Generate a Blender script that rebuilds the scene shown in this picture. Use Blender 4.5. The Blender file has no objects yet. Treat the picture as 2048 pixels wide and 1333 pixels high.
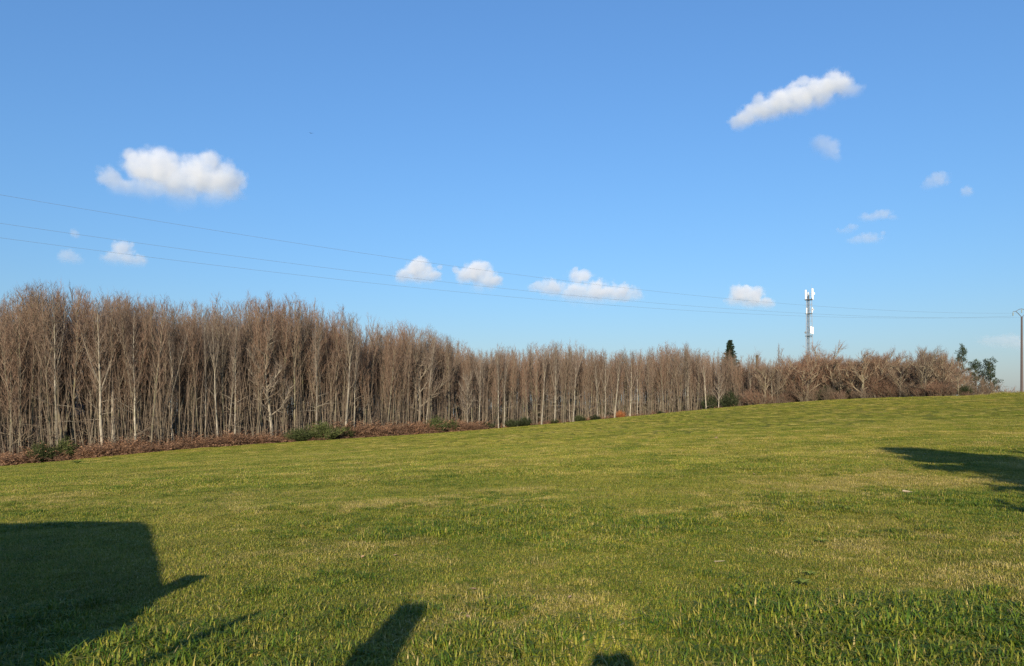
import bpy, math, random
import numpy as np
from mathutils import Vector, Matrix

R = math.radians
sc = bpy.context.scene
COL = sc.collection

# ------------------------------------------------------------------ camera
EYE, FPX, UC, VH = 1.65, 1462.0, 1024.0, 800.0      # eye height, focal length, centre column, horizon row (2048 px wide photo)
cam_d = bpy.data.cameras.new('camera')
cam = bpy.data.objects.new('camera', cam_d); COL.objects.link(cam)
cam.location = (0, 0, EYE); cam.rotation_euler = (R(90), 0, 0)
cam_d.sensor_width = 36; cam_d.lens = 36 * FPX / 2048
cam_d.shift_y = (VH - 666.5) / 2048
cam_d.clip_start = 0.05; cam_d.clip_end = 60000
sc.camera = cam

# ------------------------------------------------------------------ sky and sun
SUN_EL, SUN_AZ = 19.2, 7.4                            # sun low behind the camera, a little to its left
w = bpy.data.worlds.new('World'); sc.world = w; w.use_nodes = True
nt = w.node_tree; nt.nodes.clear()
sky = nt.nodes.new('ShaderNodeTexSky'); sky.sky_type = 'NISHITA'; sky.sun_disc = False
sky.sun_elevation = R(SUN_EL); sky.sun_rotation = R(180 + SUN_AZ)
sky.altitude = 0; sky.air_density = 1.6; sky.dust_density = 0.5; sky.ozone_density = 10.0
bg = nt.nodes.new('ShaderNodeBackground'); bg.inputs['Strength'].default_value = 0.128
wo = nt.nodes.new('ShaderNodeOutputWorld')
gm = nt.nodes.new('ShaderNodeGamma'); gm.inputs['Gamma'].default_value = 0.8
nt.links.new(sky.outputs[0], gm.inputs['Color']); wb = nt.nodes.new('ShaderNodeMix'); wb.data_type = 'RGBA'; wb.blend_type = 'MULTIPLY'; wb.inputs[0].default_value = 1; wb.inputs[7].default_value = (.97, 1.0, 1.13, 1)   # cooler white balance
nt.links.new(gm.outputs[0], wb.inputs[6]); nt.links.new(wb.outputs[2], bg.inputs['Color']); nt.links.new(bg.outputs[0], wo.inputs['Surface'])
sl = bpy.data.lights.new('sun', 'SUN'); sl.energy = 5.0; sl.angle = R(0.5); sl.color = (1.0, 0.885, 0.70)
so = bpy.data.objects.new('sun', sl); COL.objects.link(so)
SUNDIR = Vector((math.sin(R(SUN_AZ)) * math.cos(R(SUN_EL)), math.cos(R(SUN_AZ)) * math.cos(R(SUN_EL)), -math.sin(R(SUN_EL))))
so.rotation_euler = SUNDIR.to_track_quat('-Z', 'Y').to_euler(); so.location = (-20, -60, 60)
vs = sc.view_settings
vs.view_transform = 'Standard'; vs.look = 'None'; vs.gamma = 1; vs.use_curve_mapping = False; vs.exposure = 0.7
sc.cycles.max_bounces = 8; sc.cycles.diffuse_bounces = 2; sc.cycles.transmission_bounces = 3
sc.cycles.transparent_max_bounces = 6; sc.cycles.volume_bounces = 6; sc.cycles.volume_step_rate = 0.3; sc.cycles.volume_max_steps = 256
sc.cycles.use_denoising = True; sc.cycles.denoiser = 'OPENIMAGEDENOISE'; sc.cycles.denoising_prefilter = 'NONE'; sc.cycles.denoising_input_passes = 'RGB_ALBEDO_NORMAL'

# ------------------------------------------------------------------ helpers
def tag(o, label=None, cat=None, group=None, kind=None):
    if label: o['label'] = label
    if cat: o['category'] = cat
    if group: o['group'] = group
    if kind: o['kind'] = kind
    return o

def at(u, v, D): return Vector(((u - UC) / FPX * D, D, EYE + (VH - v) / FPX * D))

def empty(name, loc=(0, 0, 0), rz=0.0, s=1.0):
    o = bpy.data.objects.new(name, None); COL.objects.link(o)
    o.location = loc; o.rotation_euler = (0, 0, rz); o.scale = (s, s, s) if not hasattr(s, '__len__') else s
    o.empty_display_size = 0.3
    return o

def link(name, me, parent=None):
    o = bpy.data.objects.new(name, me); COL.objects.link(o); o.parent = parent
    return o

def copy_thing(src, loc, rz=0.0, s=1.0, tilt=(0, 0)):
    r = src.copy(); COL.objects.link(r)
    r.location = loc; r.rotation_euler = (tilt[0], tilt[1], rz)
    r.scale = (s, s, s) if not hasattr(s, '__len__') else s
    for ch in src.children:
        c = ch.copy(); COL.objects.link(c); c.parent = r
        for g in ch.children:
            d = g.copy(); COL.objects.link(d); d.parent = c
    return r

class MB:
    """collects tubes, boxes and leaf faces into one mesh with a per-vertex float 'age'"""
    def __init__(s): s.v = []; s.f = []; s.a = []
    def vert(s, p, a=0.0): s.v.append((p[0], p[1], p[2])); s.a.append(a); return len(s.v) - 1
    def tube(s, pts, rad, n=3, a0=0.0, a1=None, cap=False):
        if a1 is None: a1 = a0
        m = len(pts); prev = None
        d = pts[-1] - pts[0]
        ref = Vector((0, 0, 1)) if abs(d.z) < 0.85 * d.length else Vector((1, 0.2, 0))
        for i, p in enumerate(pts):
            t = (pts[min(i + 1, m - 1)] - pts[max(i - 1, 0)])
            x = t.cross(ref); x.normalize(); y = t.cross(x); y.normalize()
            age = a0 + (a1 - a0) * i / (m - 1)
            if i == m - 1 and rad[i] < 1e-4:
                k = s.vert(p, age)
                for j in range(n): s.f.append((prev + j, prev + (j + 1) % n, k))
                return
            b = len(s.v)
            for j in range(n):
                c = 2 * math.pi * j / n
                s.vert(p + x * (math.cos(c) * rad[i]) + y * (math.sin(c) * rad[i]), age)
            if prev is not None:
                for j in range(n): s.f.append((prev + j, prev + (j + 1) % n, b + (j + 1) % n, b + j))
            elif cap: s.f.append(tuple(range(b, b + n)))
            prev = b
        if cap: s.f.append(tuple(range(prev, prev + n)))
    def box(s, c, d, a=0.0, M=None, taper=1.0):
        b = len(s.v); hx, hy, hz = d[0] / 2, d[1] / 2, d[2] / 2
        for z, k in ((-hz, 1.0), (hz, taper)):
            for x, y in ((-hx, -hy), (hx, -hy), (hx, hy), (-hx, hy)):
                p = Vector((x * k, y * k, z))
                if M is not None: p = M @ p
                s.vert(p + Vector(c), a)
        for q in ((3, 2, 1, 0), (4, 5, 6, 7), (0, 1, 5, 4), (1, 2, 6, 5), (2, 3, 7, 6), (3, 0, 4, 7)):
            s.f.append(tuple(b + i for i in q))
    def leaf(s, p, d, n, L, W, a=0.0):
        """a small kite shaped leaf / needle tuft face"""
        sd = d.cross(n); sd.normalize()
        b = len(s.v)
        s.vert(p, a); s.vert(p + d * (L * .5) + sd * W * .5, a); s.vert(p + d * L, a); s.vert(p + d * (L * .5) - sd * W * .5, a)
        s.f.append((b, b + 1, b + 2, b + 3))
    def mesh(s, name, mat, smooth=False):
        me = bpy.data.meshes.new(name); me.from_pydata(s.v, [], s.f)
        at_ = me.attributes.new('age', 'FLOAT', 'POINT'); at_.data.foreach_set('value', s.a)
        if smooth: me.polygons.foreach_set('use_smooth', [True] * len(me.polygons))
        me.materials.append(mat); me.update()
        return me
    def build(s, name, mat, parent=None, smooth=False): return link(name, s.mesh(name, mat, smooth), parent)

# ---- value noise in numpy
_rs = np.random.RandomState(5); _tab = _rs.rand(256, 256)
def vnoise(x, y):
    xi = np.floor(x).astype(int); yi = np.floor(y).astype(int); fx = x - xi; fy = y - yi
    fx = fx * fx * (3 - 2 * fx); fy = fy * fy * (3 - 2 * fy)
    g = lambda a, b: _tab[a & 255, b & 255]
    return (g(xi, yi) * (1 - fx) + g(xi + 1, yi) * fx) * (1 - fy) + (g(xi, yi + 1) * (1 - fx) + g(xi + 1, yi + 1) * fx) * fy
def fbm(x, y, o=4):
    r = 0; a = .5; t = 0
    for i in range(o): r = r + a * vnoise(x * 2 ** i + 17.3 * i, y * 2 ** i + 5.1 * i); t += a; a *= .5
    return r / t

# ---- material helpers
def newmat(name):
    m = bpy.data.materials.new(name); m.use_nodes = True
    n = m.node_tree; b = n.nodes['Principled BSDF']
    b.inputs['Roughness'].default_value = 0.85
    b.inputs['Specular IOR Level'].default_value = 0.25
    return m, n, b
def N(n, t, **k):
    x = n.nodes.new(t)
    for a, v in k.items():
        if a in x.inputs: x.inputs[a].default_value = v
        else: setattr(x, a, v)
    return x
def ramp(n, stops, fac=None):
    r = n.nodes.new('ShaderNodeValToRGB'); e = r.color_ramp.elements
    while len(e) < len(stops): e.new(0.5)
    for i, (p, c) in enumerate(stops): e[i].position = p; e[i].color = (*c, 1) if len(c) == 3 else c
    if fac is not None: n.links.new(fac, r.inputs['Fac'])
    return r
def mix(n, a, b, fac, mode='MIX'):
    m = n.nodes.new('ShaderNodeMix'); m.data_type = 'RGBA'; m.blend_type = mode
    for s, i in ((fac, 0), (a, 6), (b, 7)):
        if hasattr(s, 'links'): n.links.new(s, m.inputs[i])
        else: m.inputs[i].default_value = (*s, 1) if hasattr(s, '__len__') else s
    return m.outputs[2]
def plain(name, c, rough=.6, metal=0.0, var=0.12, scale=8.0):
    m, n, b = newmat(name)
    tc = N(n, 'ShaderNodeTexCoord'); no = N(n, 'ShaderNodeTexNoise', Scale=scale, Detail=5.0)
    n.links.new(tc.outputs['Object'], no.inputs['Vector'])
    lo = tuple(x * (1 - var * 2) for x in c); hi = tuple(min(1, x * (1 + var)) for x in c)
    r = ramp(n, [(.3, lo), (.7, hi)], no.outputs['Fac'])
    n.links.new(r.outputs[0], b.inputs['Base Color'])
    b.inputs['Roughness'].default_value = rough; b.inputs['Metallic'].default_value = metal
    return m

def add_translucent(m, n, b, colsock, fac):
    tr = N(n, 'ShaderNodeBsdfTranslucent'); n.links.new(colsock, tr.inputs['Color'])
    mx = N(n, 'ShaderNodeMixShader'); mx.inputs[0].default_value = fac
    out = n.nodes['Material Output']
    n.links.new(b.outputs[0], mx.inputs[1]); n.links.new(tr.outputs[0], mx.inputs[2]); n.links.new(mx.outputs[0], out.inputs['Surface'])

# ------------------------------------------------------------------ materials
def mat_bark(name, dark, pale, moss):
    m, n, b = newmat(name)
    tc = N(n, 'ShaderNodeTexCoord'); mp = N(n, 'ShaderNodeMapping'); mp.inputs['Scale'].default_value = (1, 1, .45)
    n.links.new(tc.outputs['Object'], mp.inputs['Vector'])
    no = N(n, 'ShaderNodeTexNoise', Scale=3.0, Detail=6.0, Roughness=.7); n.links.new(mp.outputs[0], no.inputs['Vector'])
    oi = N(n, 'ShaderNodeObjectInfo')
    r = ramp(n, [(.33, dark), (.52, tuple((a + c) / 2 for a, c in zip(dark, pale))), (.68, pale)], no.outputs['Fac'])
    no2 = N(n, 'ShaderNodeTexNoise', Scale=.9, Detail=3.0); n.links.new(tc.outputs['Object'], no2.inputs['Vector'])
    mr = N(n, 'ShaderNodeMapRange'); mr.inputs[1].default_value = .5; mr.inputs[2].default_value = .72; n.links.new(no2.outputs['Fac'], mr.inputs[0])
    c = mix(n, r.outputs[0], moss, mr.outputs[0])
    rv = ramp(n, [(0, (.55, .52, .5)), (.6, (.95, .92, .88)), (1, (1.15, 1.12, 1.05))], oi.outputs['Random'])
    c = mix(n, c, rv.outputs[0], 1.0, 'MULTIPLY')
    n.links.new(c, b.inputs['Base Color'])
    bp = N(n, 'ShaderNodeBump', Strength=.5, Distance=.03); n.links.new(no.outputs['Fac'], bp.inputs['Height']); n.links.new(bp.outputs[0], b.inputs['Normal'])
    return m
M_BARK = mat_bark('bark_grey', (.085, .07, .05), (.25, .22, .165), (.125, .125, .06))
M_PALE = mat_bark('bark_pale', (.15, .13, .10), (.40, .365, .30), (.20, .19, .115))

def mat_twig(name, old, tips):
    m, n, b = newmat(name)
    a = N(n, 'ShaderNodeAttribute', attribute_name='age')
    oi = N(n, 'ShaderNodeObjectInfo')
    tip = ramp(n, [(0, tips[0]), (.4, tips[1]), (.75, tips[2]), (1, tips[3])], oi.outputs['Random'])
    mr = N(n, 'ShaderNodeMapRange'); mr.inputs[1].default_value = 0.22; mr.inputs[2].default_value = .98; n.links.new(a.outputs['Fac'], mr.inputs[0])
    c = mix(n, tip.outputs[0], old, mr.outputs[0])
    n.links.new(c, b.inputs['Base Color'])
    return m
M_TWIG = mat_twig('twig_reddish', (.20, .165, .115), [(.128, .09, .064), (.165, .10, .066), (.138, .106, .08), (.192, .106, .068)])
M_TWIG_DARK = mat_twig('twig_shade_grown', (.085, .066, .048), [(.06, .045, .035), (.07, .05, .04), (.06, .05, .04), (.08, .055, .04)])  # darker copy of the twig colours, painting in the shade inside the wood
M_TWIG_GREY = mat_twig('twig_greyish', (.23, .195, .145), [(.13, .10, .08), (.15, .11, .082), (.12, .10, .082), (.165, .11, .08)])
M_TWIG_OAK = mat_twig('twig_oak', (.24, .20, .135), [(.14, .088, .06), (.18, .10, .062), (.125, .092, .064), (.215, .12, .068)])

def mat_leafy(name, c0, c1, trans=.25):
    m, n, b = newmat(name)
    a = N(n, 'ShaderNodeAttribute', attribute_name='age')
    r = ramp(n, [(0, c0), (1, c1)], a.outputs['Fac'])
    oi = N(n, 'ShaderNodeObjectInfo')
    rv = ramp(n, [(0, (.6, .62, .62)), (.5, (.95, .95, .92)), (1, (1.25, 1.18, 1.08))], oi.outputs['Random'])
    c = mix(n, r.outputs[0], rv.outputs[0], 1.0, 'MULTIPLY')
    n.links.new(c, b.inputs['Base Color'])
    if trans: add_translucent(m, n, b, c, trans)
    return m
M_SPRUCE = mat_leafy('needles_dark', (.018, .035, .02), (.05, .08, .04), .1)
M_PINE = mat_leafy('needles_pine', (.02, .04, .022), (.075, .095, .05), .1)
M_BROOM = mat_leafy('broom_green', (.035, .045, .015), (.09, .11, .035), .15)
M_BRACKEN = mat_leafy('bracken_dead', (.11, .063, .042), (.38, .225, .14), .2)
M_RUST = mat_leafy('leaves_rust', (.30, .10, .035), (.48, .20, .07), .3)
M_IVY = mat_leafy('ivy_green', (.022, .030, .012), (.05, .062, .022), .1)

# grass blades: vertex 'age' 0 green .. 1 straw, varied by place and by tuft
def mat_grass():
    m, n, b = newmat('grass_blades')
    a = N(n, 'ShaderNodeAttribute', attribute_name='age')
    g = N(n, 'ShaderNodeNewGeometry')
    n1 = N(n, 'ShaderNodeTexNoise', Scale=.33, Detail=5.0, Roughness=.6); n.links.new(g.outputs['Position'], n1.inputs['Vector'])
    n2 = N(n, 'ShaderNodeTexNoise', Scale=.035, Detail=3.0); n.links.new(g.outputs['Position'], n2.inputs['Vector'])
    sh = N(n, 'ShaderNodeMapRange'); sh.inputs[1].default_value = .35; sh.inputs[2].default_value = .7; sh.inputs[3].default_value = -.15; sh.inputs[4].default_value = .17
    n.links.new(n1.outputs['Fac'], sh.inputs[0])
    ad = N(n, 'ShaderNodeMath', operation='ADD'); n.links.new(a.outputs['Fac'], ad.inputs[0]); n.links.new(sh.outputs[0], ad.inputs[1])
    r = ramp(n, [(0.0, (.062, .122, .010)), (.28, (.16, .198, .019)), (.52, (.285, .257, .034)), (.75, (.38, .30, .07)), (1, (.50, .385, .16))], ad.outputs[0])
    oi = N(n, 'ShaderNodeObjectInfo')
    rv = ramp(n, [(0, (.72, .75, .7)), (.5, (1, 1, 1)), (1, (1.18, 1.15, 1.15))], oi.outputs['Random'])
    c = mix(n, r.outputs[0], rv.outputs[0], 1.0, 'MULTIPLY')
    rb = ramp(n, [(.35, (.9, .95, .9)), (.65, (1.08, 1.04, 1.0))], n2.outputs['Fac'])
    c = mix(n, c, rb.outputs[0], 1.0, 'MULTIPLY')
    n.links.new(c, b.inputs['Base Color']); b.inputs['Roughness'].default_value = .6
    add_translucent(m, n, b, c, .3)
    return m
M_GRASS = mat_grass()

def mat_field():
    m, n, b = newmat('field_turf')
    g = N(n, 'ShaderNodeNewGeometry')
    def noi(s, d=5.0, ro=.6):
        x = N(n, 'ShaderNodeTexNoise', Scale=s, Detail=d, Roughness=ro); n.links.new(g.outputs['Position'], x.inputs['Vector']); return x.outputs['Fac']
    a, c2, d, e = noi(.33), noi(14.0, 6.0, .75), noi(2.2, 6.0, .7), noi(.035, 3.0)
    s = N(n, 'ShaderNodeMath', operation='MULTIPLY'); n.links.new(c2, s.inputs[0]); s.inputs[1].default_value = .55
    s2 = N(n, 'ShaderNodeMath', operation='MULTIPLY_ADD'); n.links.new(d, s2.inputs[0]); s2.inputs[1].default_value = .45; n.links.new(s.outputs[0], s2.inputs[2])
    r = ramp(n, [(.3, (.045, .055, .010)), (.46, (.12, .125, .016)), (.6, (.20, .18, .028)), (.72, (.29, .23, .07))], s2.outputs[0])
    rb = ramp(n, [(.35, (.9, .95, .85)), (.65, (1.1, 1.05, 1.0))], a)
    c = mix(n, r.outputs[0], rb.outputs[0], 1.0, 'MULTIPLY')
    n.links.new(c, b.inputs['Base Color']); b.inputs['Roughness'].default_value = .95; b.inputs['Specular IOR Level'].default_value = .05
    bp = N(n, 'ShaderNodeBump', Strength=.8, Distance=.06); n.links.new(s2.outputs[0], bp.inputs['Height']); n.links.new(bp.outputs[0], b.inputs['Normal'])
    return m
M_FIELD = mat_field()
def mat_litter():
    m, n, b = newmat('leaf_litter')
    g = N(n, 'ShaderNodeNewGeometry')
    x = N(n, 'ShaderNodeTexNoise', Scale=6.0, Detail=8.0, Roughness=.75); n.links.new(g.outputs['Position'], x.inputs['Vector'])
    r = ramp(n, [(.35, (.04, .025, .015)), (.5, (.12, .075, .045)), (.65, (.22, .14, .08))], x.outputs['Fac'])
    n.links.new(r.outputs[0], b.inputs['Base Color']); b.inputs['Roughness'].default_value = 1
    bp = N(n, 'ShaderNodeBump', Strength=1.0, Distance=.08); n.links.new(x.outputs['Fac'], bp.inputs['Height']); n.links.new(bp.outputs[0], b.inputs['Normal'])
    return m
M_LITTER = mat_litter()

# ------------------------------------------------------------------ terrain
EU = np.array([-500, -200, 0, 300, 650, 920, 1100, 1350, 1600, 1800, 1900, 2048, 2300.])
EV = np.array([ 985,  955, 937, 905, 881, 864, 849, 830, 809, 798, 795, 792, 790.])
ED = np.array([  58,   62,  68,  74,  90, 109, 125, 135, 122, 108, 100,  92,  85.])
edgeD = lambda u: np.interp(u, EU, ED)
edgeV = lambda u: np.interp(u, EU, EV)
ctl = []
for u, v, D in zip(EU, EV, ED):
    p = at(u, v, D); ctl.append((p.x, p.y, p.z))
    back = -1.2 if u < 1500 else -3.5
    ctl.append((p.x * 1.35, p.y * 1.35, p.z + back))
for x, y in ((0, 0), (-8, 0), (8, 0), (0, 6), (-4, 6), (4, 6), (-12, -8), (12, -8), (0, -10), (-30, -10), (30, -10)): ctl.append((x, y, 0.0 + .012 * x))
ctl += [(0, 15, -.12), (-9, 15, -.4), (9, 15, .12), (0, 30, -.55), (-20, 30, -1.45), (20, 30, .35), (0, 60, -1.5), (-38, 52, -3.25), (35, 60, 1.0)]
ctl = np.array(ctl)
def _tps(d2): return np.where(d2 > 1e-9, d2 * np.log(d2 + 1e-12) * .5, 0)
_A = _tps(((ctl[:, None, :2] - ctl[None, :, :2]) ** 2).sum(-1)) + np.eye(len(ctl)) * 30.0
_P = np.c_[np.ones(len(ctl)), ctl[:, :2]]
_S = np.block([[_A, _P], [_P.T, np.zeros((3, 3))]])
_W = np.linalg.solve(_S, np.r_[ctl[:, 2], 0, 0, 0])
def gz(x, y):
    x = np.asarray(x, float); y = np.asarray(y, float); sh = x.shape
    xf, yf = x.ravel(), y.ravel()
    xc = np.clip(xf, -95, 115); yc = np.clip(yf, -25, 185)
    out = np.zeros_like(xc)
    for i in range(0, len(xc), 20000):
        q = np.c_[xc[i:i + 20000], yc[i:i + 20000]]
        d2 = ((q[:, None] - ctl[None, :, :2]) ** 2).sum(-1)
        out[i:i + 20000] = _tps(d2) @ _W[:len(ctl)] + np.c_[np.ones(len(q)), q] @ _W[len(ctl):]
    far = np.hypot(xf - xc, yf - yc)
    out -= far * .03
    out += (fbm(xf * .25, yf * .25, 3) - .5) * .17 * np.clip(np.hypot(xf, yf) / 12, 0, 1)
    return out.reshape(sh)
def gz1(x, y): return float(gz(np.array([x]), np.array([y]))[0])

def axis(lo, hi, mid, step, g):
    r = [mid]; s = step
    while r[-1] < hi: r.append(r[-1] + s); s *= g
    l = [mid]; s = step
    while l[-1] > lo: l.append(l[-1] - s); s *= g
    return np.array(sorted(set(l + r)))
def sheet(name, xs, ys, mat, dz=0.0, mask=None):
    X, Y = np.meshgrid(xs, ys); Z = gz(X, Y) + dz
    nx, ny = len(xs), len(ys)
    v = np.c_[X.ravel(), Y.ravel(), Z.ravel()]
    i = np.arange(nx * ny).reshape(ny, nx)
    f = np.stack([i[:-1, :-1], i[:-1, 1:], i[1:, 1:], i[1:, :-1]], -1).reshape(-1, 4)
    me = bpy.data.meshes.new(name); me.from_pydata(v.tolist(), [], f.tolist())
    me.polygons.foreach_set('use_smooth', [True] * len(me.polygons)); me.materials.append(mat)
    return link(name, me)
tag(sheet('field', axis(-3000, 3000, 0, .5, 1.025), axis(-300, 5000, 6, .4, 1.02), M_FIELD), kind='structure')

# the wood's floor, behind the field edge
uu = np.linspace(-500, 1985, 140); dd = np.array([0.3, 1, 2, 4, 7, 11, 16, 24, 36, 50.])
UU, DD = np.meshgrid(uu, dd); DT = edgeD(UU) + DD + (fbm(UU * .02, DD * 0 + 3.3, 3) - .5) * 1.6 * (DD < 1.5)
XX = (UU - UC) / FPX * DT; ZZ = gz(XX, DT) + .03
v = np.c_[XX.ravel(), DT.ravel(), ZZ.ravel()]; i = np.arange(UU.size).reshape(UU.shape)
f = np.stack([i[:-1, :-1], i[:-1, 1:], i[1:, 1:], i[1:, :-1]], -1).reshape(-1, 4)
me = bpy.data.meshes.new('woodland_floor'); me.from_pydata(v.tolist(), [], f.tolist()); me.materials.append(M_LITTER)
tag(link('woodland_floor', me), kind='structure')

# ------------------------------------------------------------------ scatter (only for uncountable stuff)
def scatter(name, pts, rotz, scl, pick, sources, label, cat):
    me = bpy.data.meshes.new(name); me.from_pydata([tuple(p) for p in pts], [], [])
    for an, t, dat, f in (('rot', 'FLOAT_VECTOR', np.c_[np.zeros(len(pts)), np.zeros(len(pts)), rotz], 'vector'), ('scl', 'FLOAT_VECTOR', scl, 'vector'), ('pick', 'INT', pick, 'value')):
        a = me.attributes.new(an, t, 'POINT'); a.data.foreach_set(f, np.asarray(dat).ravel())
    c = bpy.data.collections.new(name + '_tufts')
    for s in sources: c.objects.link(s)
    ng = bpy.data.node_groups.new(name, 'GeometryNodeTree')
    ng.interface.new_socket('Geometry', in_out='INPUT', socket_type='NodeSocketGeometry')
    ng.interface.new_socket('Geometry', in_out='OUTPUT', socket_type='NodeSocketGeometry')
    gi = ng.nodes.new('NodeGroupInput'); go = ng.nodes.new('NodeGroupOutput')
    ip = ng.nodes.new('GeometryNodeInstanceOnPoints'); ci = ng.nodes.new('GeometryNodeCollectionInfo')
    ci.inputs['Collection'].default_value = c; ci.inputs['Separate Children'].default_value = True; ci.inputs['Reset Children'].default_value = True
    def na(nm, dt):
        x = ng.nodes.new('GeometryNodeInputNamedAttribute'); x.data_type = dt; x.inputs['Name'].default_value = nm
        return [o for o in x.outputs if o.enabled and o.name == 'Attribute'][0]
    L = ng.links.new
    L(gi.outputs[0], ip.inputs['Points']); L(ci.outputs[0], ip.inputs['Instance']); ip.inputs['Pick Instance'].default_value = True
    L(na('pick', 'INT'), ip.inputs['Instance Index']); L(na('rot', 'FLOAT_VECTOR'), ip.inputs['Rotation']); L(na('scl', 'FLOAT_VECTOR'), ip.inputs['Scale'])
    L(ip.outputs[0], go.inputs[0])
    o = link(name, me); md = o.modifiers.new('tufts', 'NODES'); md.node_group = ng
    return tag(o, label, cat, kind='stuff')

def src(name, mb, mat):
    return bpy.data.objects.new(name, mb.mesh(name, mat))

# ---- grass tufts: short mown turf, lush clump, dry straw
def grass_patch(seed, size, n, h0, h1, wid, dry, droop):
    rnd = random.Random(seed); mb = MB()
    for k in range(n):
        r = size * math.sqrt(rnd.random()) * .62; c = rnd.uniform(0, 6.283)
        p = Vector((r * math.cos(c), r * math.sin(c), -.01))
        h = rnd.uniform(h0, h1) * (1 - .35 * (r / (size * .62)) ** 2)
        th = rnd.uniform(0, 6.283); ln = rnd.uniform(.15, droop * 1.25)
        d = Vector((math.cos(th), math.sin(th), 0)); sd = Vector((-d.y, d.x, 0)) * wid * rnd.uniform(.6, 1.2)
        a = min(1, max(0, rnd.gauss(dry, .2))) if rnd.random() > .08 else rnd.uniform(.7, 1)
        m1 = p + Vector((0, 0, h * .55)) + d * (h * ln * .35); tip = p + Vector((0, 0, h * (1 - .25 * ln))) + d * (h * ln)
        b = len(mb.v)
        for q, aa in ((p - sd, a + .12), (p + sd, a + .12), (m1 - sd * .8, a), (m1 + sd * .8, a), (tip, a)): mb.vert(q, aa)
        mb.f += [(b, b + 1, b + 3, b + 2), (b + 2, b + 3, b + 4)]
    return mb
srcs = []
for k in range(3): srcs.append(src('grass_a%d' % k, grass_patch(10 + k, .30, 460, .018, .058, .0028, .42, 1.5), M_GRASS))
for k in range(3): srcs.append(src('grass_b%d' % k, grass_patch(20 + k, .24, 270, .025, .095, .0042, .27, 1.5), M_GRASS))
for k in range(2): srcs.append(src('grass_c%d' % k, grass_patch(30 + k, .28, 320, .02, .06, .0026, .72, 1.6), M_GRASS))
for k in range(3): srcs.append(src('grass_d%d' % k, grass_patch(40 + k, .85, 1600, .02, .06, .0055, .42, 1.4), M_GRASS))   # wider turf patches for farther off
for k in range(2): srcs.append(src('grass_e%d' % k, grass_patch(50 + k, .6, 760, .025, .09, .006, .29, 1.2), M_GRASS))
for k in range(2): srcs.append(src('grass_f%d' % k, grass_patch(60 + k, .7, 800, .02, .07, .005, .64, 1.6), M_GRASS))

rs = np.random.RandomState(3)
def band(d0, d1, step, margin=1.5):
    xs = []; ys = []
    y = d0
    yy = np.arange(d0, d1, step)
    for y in yy:
        half = .74 * y + margin
        x = np.arange(-half, half, step); xs.append(x + rs.uniform(-.5, .5, len(x)) * step); ys.append(y + rs.uniform(-.5, .5, len(x)) * step)
    return np.concatenate(xs), np.concatenate(ys)
def lush_field(x, y):
    l = fbm(x * .42 + 7, y * .42 + 3, 4)
    l = l + .16 * np.clip((7.2 - y) / 2.6, 0, 1)
    for cx, cy, rx, ry, a in ((-.7, 11.6, 2.6, .8, .22), (.9, 10.5, 1.6, .5, .12), (3.0, 5.7, 1.1, .55, .34), (-6.9, 10.7, 1.6, .5, .22), (-2.2, 15.5, 3, .9, .14), (4.5, 8.9, .5, .25, .2), (5.6, 11.2, .5, .3, .25),
                             (3.7, 26, .8, .5, .3), (-.8, 28, .6, .4, .25), (.6, 5.0, 1.2, .6, .12), (3.2, 7.1, .5, .2, .2)):
        l = l + a * np.exp(-((x - cx) / rx) ** 2 - ((y - cy) / ry) ** 2)
    return l
def dry_field(x, y):
    l = fbm(x * .5 + 31, y * .5 + 13, 4)
    for cx, cy, rx, ry, a in ((-.9, 9.3, 1.6, .5, .18), (1.2, 9.4, 1.4, .5, .15), (5.0, 8.2, 2.0, .7, .16), (-3.4, 9.6, 1.5, .5, .14), (7.5, 13.5, 2.5, 1, .14), (-1.5, 22, 3, .7, .12), (-1, 42, 5, 1, .2)):
        l = l + a * np.exp(-((x - cx) / rx) ** 2 - ((y - cy) / ry) ** 2)
    return l
X, Y, S, K = [], [], [], []
def put(x, y, far):
    l, d, q = lush_field(x, y), dry_field(x, y), rs.rand(len(x))
    k = np.where(l + (q - .5) * .34 > .64, 1, np.where(d + (rs.rand(len(x)) - .5) * .34 > .60, 2, 0))
    if far: k = np.where(l + (q - .5) * .9 > .74, 1, np.where(d + (rs.rand(len(x)) - .5) * .9 > .74, 2, 0))
    n = ([3, 3, 2], [3, 2, 2])[far]; off = ([0, 3, 6], [8, 11, 13])[far]
    idx = np.array(off)[k] + (rs.rand(len(x)) * np.array(n)[k]).astype(int)
    s = rs.uniform(.55, 1.4, len(x)) * np.where(k == 1, .8 + 1.3 * np.clip(l - .58, 0, .4), 1) * (1 + .3 * np.clip((6.6 - y) / 1.6, 0, 1))
    X.append(x); Y.append(y); S.append(np.c_[s, s, s * rs.uniform(.8, 1.2, len(x))]); K.append(idx)
x, y = band(3.4, 17, .165); put(x, y, 0)
x, y = band(16.6, 42, .42); put(x, y, 1)
x, y = band(41, 135, .8, 4)
ed = edgeD(UC + x / y * FPX); keep = y < ed + .5
put(x[keep], y[keep], 1)
X, Y, S, K = map(np.concatenate, (X, Y, S, K))
Z = gz(X, Y)
scatter('grass', np.c_[X, Y, Z], rs.uniform(0, 6.283, len(X)), S, K, srcs, 'short sunlit green and straw coloured grass covering the whole field', 'grass')

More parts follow.
